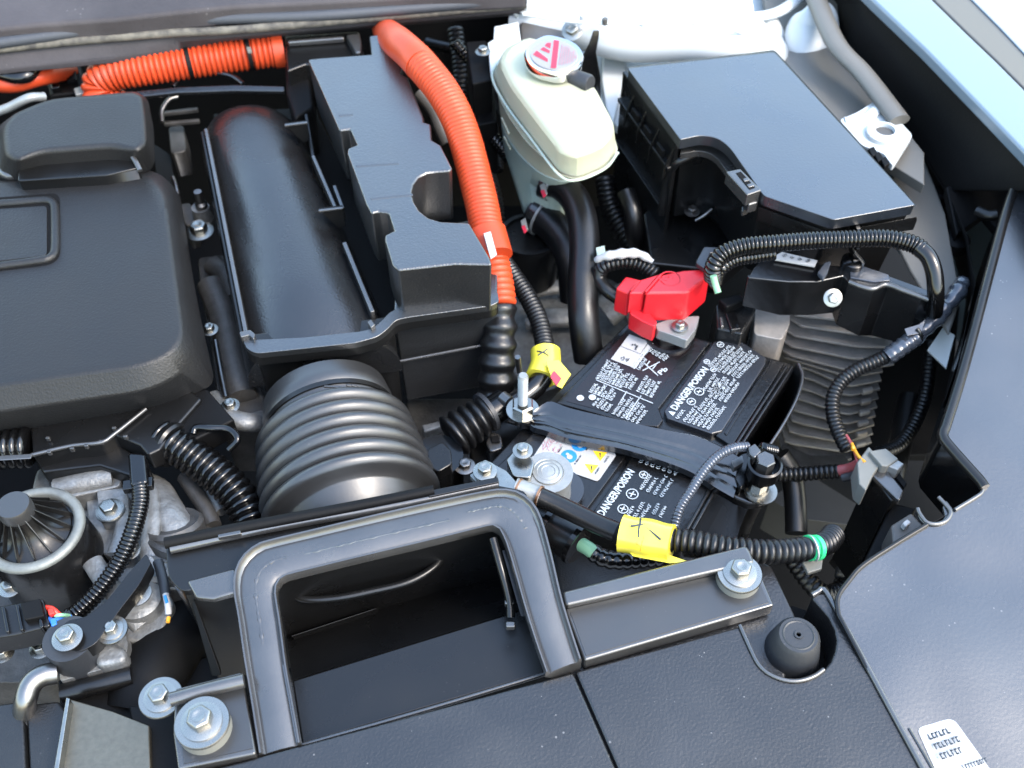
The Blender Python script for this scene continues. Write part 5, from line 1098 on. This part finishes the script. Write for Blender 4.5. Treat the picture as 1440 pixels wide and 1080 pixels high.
# ------------------------------------------------------------------ negative terminal
nt_ = thing('negative_terminal', P(770, 680, -.045), 'grey cast negative battery clamp with round post and bolts', 'battery clamp')
c_ = P(771, 664, -.012)
lathe('post_clamp', c_, [(0, -.034), (.0175, -.034), (.0160, -.012), (.0170, -.006), (.0175, .0), (0, .0)], 'lead_grey', nt_, ns=48, bevel=0)
lathe('post_top', c_, [(0, .0), (.0112, .0), (.0108, .0012), (.0102, .0006), (.0080, .0014), (.0074, .0008), (.0050, .0015), (.0045, .001), (0, .0015)], 'lead_grey', nt_, ns=40)
prism('clamp_body', rounded([(722, 676), (748, 672), (772, 684), (792, 676), (790, 690), (768, 702), (745, 706), (724, 694)], 5, 3), -.022, .012, 'lead_grey', nt_, .002)
prism('clamp_jaw', rounded([(712, 646), (722, 634), (742, 634), (752, 650), (746, 672), (722, 670)], 4, 3), -.006, .022, 'zinc', nt_, .002)
prism('clamp_gap', [(716, 655), (742, 672), (740, 678), (718, 662)], -.018, .006, 'copper', nt_, .0008)
bolt(P(735, 634, .000), .0095, None, parent=nt_, parts=('flange', 'head', 'dimple'), hm='zinc')
lathe('clamp_seat', P(786, 690, -.040), [(0, 0), (.018, 0), (.018, .003), (0, .003)], 'battery_pad', nt_, ns=40)
gs = thing('ground_cable', P(800, 720, -.02), 'thick black ground cable crimped to the negative clamp and running under yellow tape', 'cable')
prism('lug_plate', rounded([(664, 660), (682, 646), (712, 662), (730, 682), (742, 694), (728, 702), (700, 694), (672, 676)], 3, 3), .004, .005, 'zinc', gs, .001)
prism('lug_fold', rounded([(660, 668), (672, 662), (690, 690), (696, 700), (676, 684)], 3, 3), .0, .004, 'lead_grey', gs, .001)
bolt(P(682, 663, .006), .0110, None, parent=gs, parts=('flange', 'head', 'dimple'), hm='zinc')
tube('crimp_barrel', [(726, 685, .0), (742, 692, -.001), (760, 699, -.002)], .0085, 'lead_grey', gs, squash=1.0) if False else tube('crimp_barrel', [(724, 686, .0), (742, 692, -.001), (759, 698, -.002)], .0072, 'lead_grey', gs)
for x, y in ((728, 687), (757, 697)): tube('copper_edge', [(x, y, .0), (x + 2.5, y + 1, .0)], .0075, 'copper', gs)
tube('cable_jacket', [(757, 698, -.002), (780, 708, -.004), (820, 727, -.006), (850, 741, -.006), (884, 754, -.004)], .0068, 'smooth_black_plastic', gs, n=40, ns=24)
V, Fc = sweep_geo(spline([P(868, 747, -.005), P(876, 751, -.005)], 4), .0080, 24); mk('tape_band', V, Fc, 'matte_black', gs)
tube('conduit', [(940, 758, .002), (985, 764, .006), (1030, 772, .006), (1080, 776, .004), (1130, 772, -.002), (1160, 764, -.010), (1172, 752, -.022)], .0082, 'rubber', gs, corr=.0046, cdepth=.22, ns=24)
for x in (1136, 1144): V, Fc = sweep_geo(spline([P(x, 771, -.003), P(x + 5, 770, -.004)], 3), .0086, 24); mk('green_band', V, Fc, 'green_tape', gs)
V, Fc = sweep_geo(spline([P(1141.5, 771, -.003), P(1143, 770.6, -.003)], 3), .0089, 24); mk('white_band', V, Fc, 'white_label', gs)
prism('band_tail', [(1128, 790), (1158, 780), (1156, 800), (1136, 806)], -.014, .004, 'grey_clip', gs, .001)
yt = thing('yellow_tag', P(910, 760, .0), 'yellow tape tag with black and red marks wrapped round the ground cable', 'tag', 'yellow tape tags')
ts = spline(L3([(874, 750, -.002), (908, 757, .0), (945, 764, .003)], 0), 10)
V, Fc = sweep_geo(ts, lambda t: .0128 - .0006 * math.sin(t * 9), 28); mk('tape_wrap', V, Fc, 'yellow_tape', yt, ang=60)
plate('tape_tail', [P(872, 762, -.004), P(900, 776, -.002), P(940, 780, .002), P(970, 790, .006), P(942, 792, .004), P(890, 782, -.002)], .0006, 'yellow_tape', yt, .0002)
def on_tube(pts, i, ang_, r):
    p = pts[i]; t = (pts[min(i + 1, len(pts) - 1)] - pts[max(0, i - 1)]).normalized(); s = t.cross(Vector((0, 0, 1))).normalized(); n_ = s.cross(t); return p + (n_ * math.cos(ang_) + s * math.sin(ang_)) * r
def mark_on(pts, list_, r, m, par, w=.0007):
    for (i0, a0_), (i1, a1_) in list_:
        q = [on_tube(pts, round(i0 + (i1 - i0) * k / 5), a0_ + (a1_ - a0_) * k / 5, r) for k in range(6)]; V, Fc = sweep_geo(q, w, 6); mk('tape_mark', V, Fc, m, par)
tss = spline(ts, 60)
mark_on(tss, [((12, .1), (30, -.2)), ((20, -.6), (24, .6)), ((30, .0), (50, .5))], .0127, 'print_dark', yt)
mark_on(tss, [((22, .9), (34, 1.1)), ((30, .5), (28, 1.3))], .0127, 'wire_orange', yt)
dc = thing('black_plug', P(800, 770, -.05), 'black plug with green tape and taped wires under the ground cable', 'connector')
tube('plug_body', [(748, 726, -.04), (775, 742, -.038), (815, 766, -.036)], .0145, 'smooth_black_plastic', dc, n=14, ns=12)
tube('plug_collar', [(768, 738, -.036), (775, 742, -.036)], .0158, 'gloss_black', dc)
tube('plug_collar', [(808, 762, -.034), (814, 766, -.034)], .0158, 'gloss_black', dc)
tube('green_sleeve', [(818, 766, -.030), (828, 772, -.028), (836, 778, -.028)], .0050, 'wire_green', dc)
tube('taped_wires', [(832, 776, -.03), (852, 786, -.03), (880, 788, -.03), (930, 784, -.035)], .0065, 'gloss_black', dc, corr=.006)
ug = thing('lower_duct_body', P(850, 850, -.12), 'dark moulded duct wall below the ground cable behind the duct flange', 'duct')
prism('wall_sheet', [(770, 740), (900, 770), (1040, 790), (1030, 810), (790, 860)], -.075, .05, 'grained_black_plastic', ug, .003)
# ------------------------------------------------------------------ positive terminal
pt = thing('positive_terminal_cover', P(940, 430, -.03), 'bright red plastic cover over the positive battery terminal', 'terminal cover')
prism('cover_main', [(907, 412), (931, 385), (960, 379), (988, 377), (1000, 384), (969, 411)], .005, .033, 'red_plastic', pt, .0028, 3, shrink=-.03)
prism('cover_middle', [(884, 412), (900, 393), (929, 384), (906, 412)], .002, .024, 'red_plastic', pt, .0018, 3)
prism('cover_rear', [(866, 405), (880, 388), (901, 393), (884, 413)], -.002, .026, 'red_plastic', pt, .0018, 3, shrink=-.06)
prism('cover_skirt', [(886, 428), (910, 436), (924, 452), (920, 459), (904, 452), (886, 441)], -.018, .018, 'red_plastic', pt, .001)
bar('cover_ridge', P(908, 410, .0055), P(930, 385, .0055), .0018, .004, 'red_plastic', pt, .0005)
bar('cover_ridge', P(888, 408, .0030), P(900, 394, .0030), .0014, .003, 'red_plastic', pt, .0005)
bar('cover_hinge', P(976, 400, .0052), P(996, 385, .0052), .0020, .003, 'red_plastic', pt, .0006)
g = [ringp((942, 393), .0085, .0040, .0010, 32)]
a, u, v, l = basis((935, 397), (949, 391), .0042); g.append(text_geo('(+)', a, u, v, length=l, height=.0055, bold=.02))
g = [([p + Vector((0, 0, .0006)) for p in V_], F_) for V_, F_ in g]
V, Fc = join_geo(g); o = mk('moulded_plus', V, Fc, 'red_plastic', pt, smooth=False, recalc=False); so_ = o.modifiers.new('solid', 'SOLIDIFY'); so_.thickness = .0008
tm = thing('positive_terminal', P(955, 465, -.045), 'pale cast positive battery clamp with bolt peeking from under the red cover', 'battery clamp')
prism('clamp_plate', rounded([(922, 455), (950, 446), (984, 444), (979, 462), (966, 479), (942, 470), (924, 464)], 3, 3), -.026, .010, 'lead_grey', tm, .0015)
prism('clamp_foot', rounded([(924, 462), (944, 462), (952, 474), (930, 476)], 3, 3), -.034, .012, 'steel', tm, .0015)
bolt(P(956, 459, -.024), .0088, None, parent=tm, parts=('flange', 'head', 'dimple'), hm='zinc')
V, Fc = lathe_geo(P(940, 474, -.044), [(.0165, -.002), (.0190, -.002), (.0190, .002), (.0165, .002), (.0165, -.002)], (0, 0, 1), 48); mk('terminal_collar', V, Fc, 'battery_pad', tm)
pc = thing('positive_cable', P(880, 380, -.03), 'black ribbed cable looping into the red terminal cover with a white wrap', 'cable')
tube('conduit', [(842, 388, -.02), (848, 376, -.008), (862, 370, -.002), (885, 368, .0), (906, 374, -.002), (922, 386, -.006)], .0062, 'rubber', pc, corr=.0036, cdepth=.2, ns=20)
tube('cable_jacket', [(842, 376, -.010), (843, 392, -.018), (854, 408, -.022), (870, 420, -.026)], .0058, 'smooth_black_plastic', pc, n=30)
tube('white_wrap', [(838, 366, .004), (850, 361, .010), (872, 357, .012), (898, 357, .010), (918, 368, .006)], lambda t: .0022 + .0018 * math.sin(t * 3.1) + .0005 * math.sin(t * 31), 'white_label', pc, n=30)
prism('blue_label', [(838, 348), (850, 345), (852, 356), (840, 360)], .0, .002, 'coolant_zone', pc, .0003)
# ------------------------------------------------------------------ conduit with yellow tag on the left of the battery
cdt = thing('ribbed_harness', P(745, 430, -.05), 'black ribbed conduit curving down between orange conduit boot and black hose', 'conduit', 'black corrugated conduits')
tube('conduit', [(708, 368, -.03), (722, 388, -.03), (742, 418, -.034), (757, 448, -.038), (764, 475, -.042), (768, 498, -.044)], .0080, 'rubber', cdt, corr=.0036, cdepth=.14, ns=22)
tube('cable_elbow', [(768, 498, -.044), (768, 520, -.046), (756, 540, -.048), (738, 556, -.05), (712, 574, -.052), (690, 588, -.054)], .0085, 'gloss_black', cdt, n=40, ns=20)
y2 = thing('yellow_tag', P(770, 520, -.03), 'yellow tape tag with a red patch on the conduit left of the battery', 'tag', 'yellow tape tags')
ts2 = spline(L3([(767, 494, -.043), (767, 512, -.045), (760, 532, -.047)], 0), 12)
V, Fc = sweep_geo(ts2, .0122, 24); mk('tape_wrap', V, Fc, 'yellow_tape', y2, ang=60)
plate('tape_tail', [P(768, 508, -.030), P(786, 506, -.030), P(803, 526, -.034), P(790, 546, -.036), P(778, 540, -.034)], .0006, 'yellow_tape', y2, .0002)
plate('red_patch', [P(779, 520, -.0295), P(790, 532, -.0325), P(783, 543, -.0335), P(774, 530, -.0300)], .0008, 'print_red', y2, .0002)
mark_on(spline(ts2, 60), [((12, -.1), (26, .5)), ((26, -.2), (14, .6))], .0123, 'print_dark', y2)
bw_ = thing('rubber_bellows', P(655, 605, -.08), 'glossy black rubber bellows boot between the air cleaner and the pale stud', 'boot')
bpts = L3([(690, 578, -.048), (672, 590, -.050), (650, 604, -.052), (634, 616, -.054)])
tube('bellows_body', bpts, lambda t: .0150 + .0035 * t, 'rubber', bw_, corr=.0078, cdepth=.24, ns=32)
tube('bellows_neck', [(712, 566, -.046), (694, 578, -.048), (684, 584, -.049)], .0120, 'gloss_black', bw_, n=12, ns=20)
tube('neck_clip', [(706, 558, -.036), (716, 566, -.036)], .0050, 'duct_plastic', bw_)
tube('neck_band', [(687, 578, -.0480), (682, 581, -.0482)], .0165, 'grey_rubber', bw_, ns=28)
prism('end_cap', rounded([(600, 632), (622, 620), (634, 632), (636, 652), (616, 664), (600, 654)], 5, 3), -.034, .03, 'smooth_black_plastic', bw_, .006, 4)
lathe('end_barrel', P(616, 640, -.05), [(0, -.05), (.018, -.05), (.019, .0), (0, .0)], 'gloss_black', bw_)
bolt(P(654, 656, -.055), .0105, 'dark zinc bolt between the ribbed hose and the cable lug', hm='steel', wm='steel')
lg = thing('black_mount', P(700, 620, -.09), 'black moulded mount with a small square socket below the pale stud', 'mount')
prism('mount_body', rounded([(660, 610), (700, 585), (745, 600), (745, 640), (700, 668), (660, 660)], 10, 3), -.075, .05, 'smooth_black_plastic', lg, .004)
prism('mount_lug', rounded([(682, 622), (692, 606), (704, 610), (708, 630), (690, 636)], 5, 3), -.060, .03, 'duct_plastic', lg, .004)
prism('lug_socket', [(690, 613), (701, 612), (703, 621), (692, 622)], -.058, .004, 'deep_black', lg, .0004)
# ================================================================== control unit with cooling fins
eu = thing('control_unit', P(1160, 540, -.20), 'cast aluminium control unit with stacked cooling fins right of the battery', 'control unit')
prism('unit_body', rounded([(1072, 420), (1110, 400), (1240, 425), (1264, 440), (1252, 452), (1200, 434), (1112, 432), (1070, 440)], 4, 3), -.055, .20, 'dark_aluminium', eu, .004, shrink=.1)  # same metal as the fins, darkened to paint the shade between them
prism('unit_shoulder', rounded([(1062, 430), (1108, 422), (1112, 452), (1100, 478), (1060, 470)], 6, 3), -.044, .06, 'fin_aluminium', eu, .006)
fins = []
Ls = [(1105, 433), (1112, 448), (1103, 462), (1099, 477), (1098, 490), (1104, 502), (1128, 516), (1130, 530), (1126, 545), (1122, 560), (1117, 576), (1114, 591), (1110, 606), (1104, 620), (1100, 634)]
for i, (lx, ly) in enumerate(Ls):
    z = -.048 - .0116 * i
    if i < 5: mid = (1205 - 3 * i, 452 + i * 17); end = (1258, 464 + i * 12)
    else: mid = (1190 - 1.2 * (i - 5), 528 + (i - 5) * 13.2); end = (1242 - 2 * (i - 5), 522 + (i - 5) * 12.5)
    q = [(lx, ly), (lx + 16, ly + (10 if i < 5 else 5)), mid, (mid[0] + 10, mid[1] + 1), end]
    Lq = L3(q, z); fr_ = [Lq[min(3, k // 4)].lerp(Lq[min(3, k // 4) + 1], (k - 4 * min(3, k // 4)) / (4 if k < 12 else 3)) for k in range(16)]; th = .0024
    bk_ = [p + Vector((-.002, .034, 0)) for p in fr_]
    V = fr_ + bk_ + [p - Vector((0, 0, th)) for p in fr_] + [p - Vector((0, 0, th)) for p in bk_]; n = 16; Fc = []
    for k in range(n - 1): Fc += [(k, k + 1, n + k + 1, n + k), (2 * n + k, 2 * n + k + 1, 3 * n + k + 1, 3 * n + k), (k, k + 1, 2 * n + k + 1, 2 * n + k), (n + k, n + k + 1, 3 * n + k + 1, 3 * n + k)]
    Fc += [(0, n, 3 * n, 2 * n), (n - 1, 2 * n - 1, 4 * n - 1, 3 * n - 1)]
    mk('cooling_fin', V, Fc, 'fin_aluminium', eu, .0005)
for i in range(6): prism('fin_boss', [(1212 - i * 2, 545 + i * 15), (1228 - i * 2, 541 + i * 15), (1230 - i * 2, 548 + i * 15), (1214 - i * 2, 552 + i * 15)], -.122 - i * .0116, .006, 'fin_aluminium', eu, .002)
prism('unit_foot', rounded([(1100, 622), (1140, 640), (1190, 640), (1196, 652), (1130, 664), (1096, 645)], 6, 3), -.205, .02, 'dark_aluminium', eu, .003)
ub = thing('unit_bracket', P(1180, 400, -0.0120), 'folded black steel bracket bolted over the finned control unit', 'bracket')
btop = [(1068, 368), (1110, 362), (1160, 372), (1190, 374), (1240, 384), (1306, 408), (1312, 418), (1296, 420), (1250, 401), (1230, 406), (1194, 397), (1186, 388), (1150, 396), (1108, 396), (1052, 390), (1060, 376)]
prism('bracket_top', btop, .016, .003, 'black_steel', ub, .001)
V_ = [(1052, 390, 0.0140), (1108, 396, 0.0140), (1150, 396, 0.0140), (1186, 388, 0.0140), (1194, 397, 0.0140), (1230, 406, 0.0140), (1250, 401, 0.0140), (1296, 420, 0.0140), (1312, 418, 0.0140)]
A_ = [P(*v) for v in V_]; hs_ = [.030, .036, .036, .040, .046, .052, .056, .050, .04]
B_ = [p + Vector((0, -.002, -h_)) for p, h_ in zip(A_, hs_)]
n = len(A_); V = A_ + B_ + [p + Vector((0, .003, 0)) for p in A_] + [p + Vector((0, .003, 0)) for p in B_]; Fc = []
for i in range(n - 1): Fc += [(i, i + 1, n + i + 1, n + i), (2 * n + i, 2 * n + i + 1, 3 * n + i + 1, 3 * n + i), (n + i, n + i + 1, 3 * n + i + 1, 3 * n + i), (i, i + 1, 2 * n + i + 1, 2 * n + i)]
Fc += [(0, n, 3 * n, 2 * n), (n - 1, 2 * n - 1, 4 * n - 1, 3 * n - 1)]
mk('bracket_face', V, Fc, 'black_steel', ub, .0008)
tube('fold_highlight', [(1194, 396, 0.0165), (1212, 403, 0.0165), (1228, 406, 0.0165), (1246, 400, 0.0165), (1270, 408, 0.0165), (1306, 421, 0.0165)], .0022, 'duct_plastic', ub, n=40)  # lighter tube paints the highlight along the fold edge
prism('bracket_sheen', [(1195, 374), (1214, 374), (1250, 386), (1252, 394), (1230, 396), (1196, 390)], .0175, .002, 'silver_wrap', ub, .0006)  # bright area of the black bracket top, painted on as silver sheen
prism('paper_label', [(1092, 358), (1100, 354), (1150, 366), (1146, 374), (1090, 364)], .0195, .002, 'white_label', ub, .0004)
g = []
for k in range(4):
    a, u, v, l = basis((1102 + k * 11, 362 + k * 2.5), (1112 + k * 11, 358 + k * 2.5), .0197); g += micro(a, u, v, 0, 0, l * .7, .003, 1, rnd)
printed('label_print', g, 'print_dark', bpy.data.objects['paper_label'])
bolt(P(1171, 419, 0.0040), .0098, 'bright zinc bolt in the middle of the black bracket over the fins', axis=(-.05, -.75, .65))
ck = thing('conduit_clip', P(1200, 362, 0.0180), 'black plastic clip holding the ribbed harness above the finned unit bracket', 'clip')
lathe('clip_button', P(1200, 366, 0.0220), [(0, -.006), (.009, -.006), (.009, .0), (.006, .002), (0, .002)], 'gloss_black', ck)
V, Fc = sweep_geo(spline([P(1199, 336, 0.0360), P(1204, 336, 0.0360)], 3), .0122, 24); mk('clip_strap', V, Fc, 'gloss_black', ck)
bar('clip_tongue', P(1201, 350, 0.0400), P(1214, 366, 0.0260), .006, .003, 'duct_plastic', ck)
prism('clip_foot', [(1150, 382), (1160, 368), (1170, 366), (1164, 384), (1158, 392)], .024, .004, 'silver_wrap', ck, .001)
hn = thing('ribbed_harness', P(1150, 345, 0.0400), 'shiny ribbed harness arching from behind the red cover to the right wall', 'conduit', 'black corrugated conduits')
tube('conduit', [(1002, 392, 0.0200), (1004, 374, 0.0340), (1018, 356, 0.0420), (1048, 346, 0.0460), (1090, 342, 0.0480), (1140, 338, 0.0480), (1195, 336, 0.0480), (1245, 335, 0.0480), (1280, 342, 0.0460), (1298, 352, 0.0440)], .0070, 'gloss_black', hn, corr=.0032, cdepth=.16, ns=22)
tube('cable_jacket', [(1292, 348, 0.0450), (1306, 362, 0.0420), (1314, 385, 0.0340), (1316, 415, 0.0200), (1314, 440, 0.0000)], .0064, 'gloss_black', hn, n=30, ns=22)
tube('second_conduit', [(1005, 400, 0.0100), (1012, 380, 0.0260), (1032, 366, 0.0320), (1062, 360, 0.0340), (1090, 356, 0.0360)], .0058, 'gloss_black', hn, corr=.003)
tube('green_strip', [(1003, 388, 0.0340), (1006, 400, 0.0280), (1010, 412, 0.0240)], .0026, 'wire_green', hn)
hn = thing('ribbed_harness', P(1230, 500, -.04), 'silvery taped harness hanging from the right wall down over the cooling fins', 'conduit', 'black corrugated conduits')
tube('silver_sleeve', [(1354, 396, .0), (1344, 414, .0), (1326, 436, -.004), (1306, 458, -.008), (1288, 472, -.012), (1272, 486, -.016)], lambda t: .0056 + .0016 * math.sin(t * 9) ** 2 + .0005 * math.sin(t * 47), 'silver_wrap', hn, n=60, ns=20)
plate('tape_flap', [P(1272, 462, .0), P(1292, 456, .0), P(1302, 448, .0), P(1296, 468, -.002), P(1276, 472, -.002)], .0008, 'silver_wrap', hn, .0003)
tube('silver_sleeve', [(1288, 474, -.010), (1268, 488, -.014), (1248, 502, -.02)], lambda t: .0068 + .0006 * math.sin(t * 31), 'silver_wrap', hn, n=20)
tube('zip_tie', [(1290, 462, .0), (1296, 472, -.004), (1294, 480, -.01)], .0014, 'gloss_black', hn)
tube('conduit', [(1262, 492, -.018), (1236, 506, -.024), (1205, 520, -.03), (1182, 538, -.036), (1171, 562, -.042), (1173, 590, -.048), (1184, 618, -.052), (1192, 632, -.054)], .0058, 'rubber', hn, corr=.0034, cdepth=.14, ns=20)
wc = plate('white_tab', [P(1326, 460, -.03), P(1343, 471, -.03), P(1331, 518, -.04), P(1304, 492, -.04)], .003, 'white_paint', None, .0006); tag(wc, 'small white folded metal tab against the right wall behind the silvery harness', 'tab')
uc = thing('black_plug', P(1030, 440, -.08), 'square black plug on the left side of the finned control unit', 'connector')
prism('plug_body', [(1006, 428), (1040, 412), (1064, 432), (1044, 470), (1008, 462)], -.03, .05, 'smooth_black_plastic', uc, .002)
prism('plug_cap', [(1010, 420), (1038, 412), (1050, 420), (1022, 432)], -.022, .02, 'matte_black', uc, .002)
prism('plug_latch', [(1020, 440), (1034, 436), (1042, 462), (1028, 464)], -.027, .006, 'gloss_black', uc, .001)
prism('plug_rib', [(1012, 446), (1016, 445), (1018, 458), (1014, 459)], -.026, .004, 'duct_plastic', uc, .0006)
gl = thing('grey_lever', P(990, 365, .0), 'grey glossy lever catch behind the red terminal cover', 'catch')
prism('lever_top', [(978, 368), (990, 346), (1012, 347), (1014, 353), (1000, 356), (994, 370), (1000, 378), (990, 376)], .012, .006, 'battery_pad', gl, .0015)
lc = thing('ribbed_harness', P(1140, 668, -.12), 'thin black ribbed conduit lying low below the cooling fins', 'conduit', 'black corrugated conduits')
tube('conduit', [(1085, 668, -.07), (1120, 667, -.07), (1188, 662, -.065)], .0058, 'rubber', lc, corr=.004, cdepth=.2)
vh = tube('black_hose', [(1096, 640, -.07), (1112, 665, -.08), (1118, 700, -.09), (1120, 750, -.10)], .0085, 'rubber', None, n=30); tag(vh, 'black hose dropping beside the right end of the battery', 'hose')
ds = thing('frame_rail', P(1150, 720, -.25), 'dull grey frame rail deep below the cooling fins', 'frame rail')
prism('rail_top', rounded([(1080, 700), (1140, 668), (1215, 715), (1208, 740), (1130, 730)], 5, 3), -.20, .05, 'grey_primer', ds, .004)
prism('rail_tab', [(1178, 792), (1190, 780), (1206, 800), (1196, 812), (1176, 806)], -.16, .01, 'grey_primer', ds, .002)
prism('rail_tab', [(1160, 840), (1196, 770), (1230, 780), (1200, 850)], -.20, .02, 'dark_aluminium', ds, .003)

# dim hoses and looms in the deep gaps
for pts, r, m_, c_, lab in (
    ([(640, 40, -.02), (648, 100, -.05), (650, 160, -.08), (690, 260, -.11), (700, 330, -.14)], .009, 'rubber', .005, 'dark ribbed loom dropping in the shadow right of the tall lid'),
    ([(600, 60, -.06), (660, 80, -.06), (700, 140, -.08), (716, 200, -.1)], .006, 'smooth_black_plastic', None, 'dim black tube crossing the shadow behind the orange conduit'),
    ([(850, 250, -.06), (862, 300, -.08), (900, 360, -.10), (960, 390, -.10)], .010, 'rubber', .005, 'dark ribbed loom low between reservoir hose and fuse box'),
    ([(1280, 560, -.14), (1262, 640, -.15), (1240, 720, -.16), (1180, 800, -.18)], .010, 'smooth_black_plastic', None, 'dim black tube running down the right wall behind the relay holder'),
    ([(1110, 780, -.15), (1150, 830, -.16), (1180, 830, -.17), (1220, 790, -.16)], .008, 'rubber', .005, 'dark ribbed loom low behind the rubber stopper'),
    ([(1310, 480, -.10), (1300, 560, -.12), (1270, 620, -.13), (1230, 640, -.12)], .006, 'rubber', .004, 'thin dark loom along the right wall below the white tab'),
):
    t_ = tube('dark_loom' if c_ else 'dark_tube', pts, r, m_, None, corr=c_); tag(t_, lab, 'cable' if c_ else 'pipe')
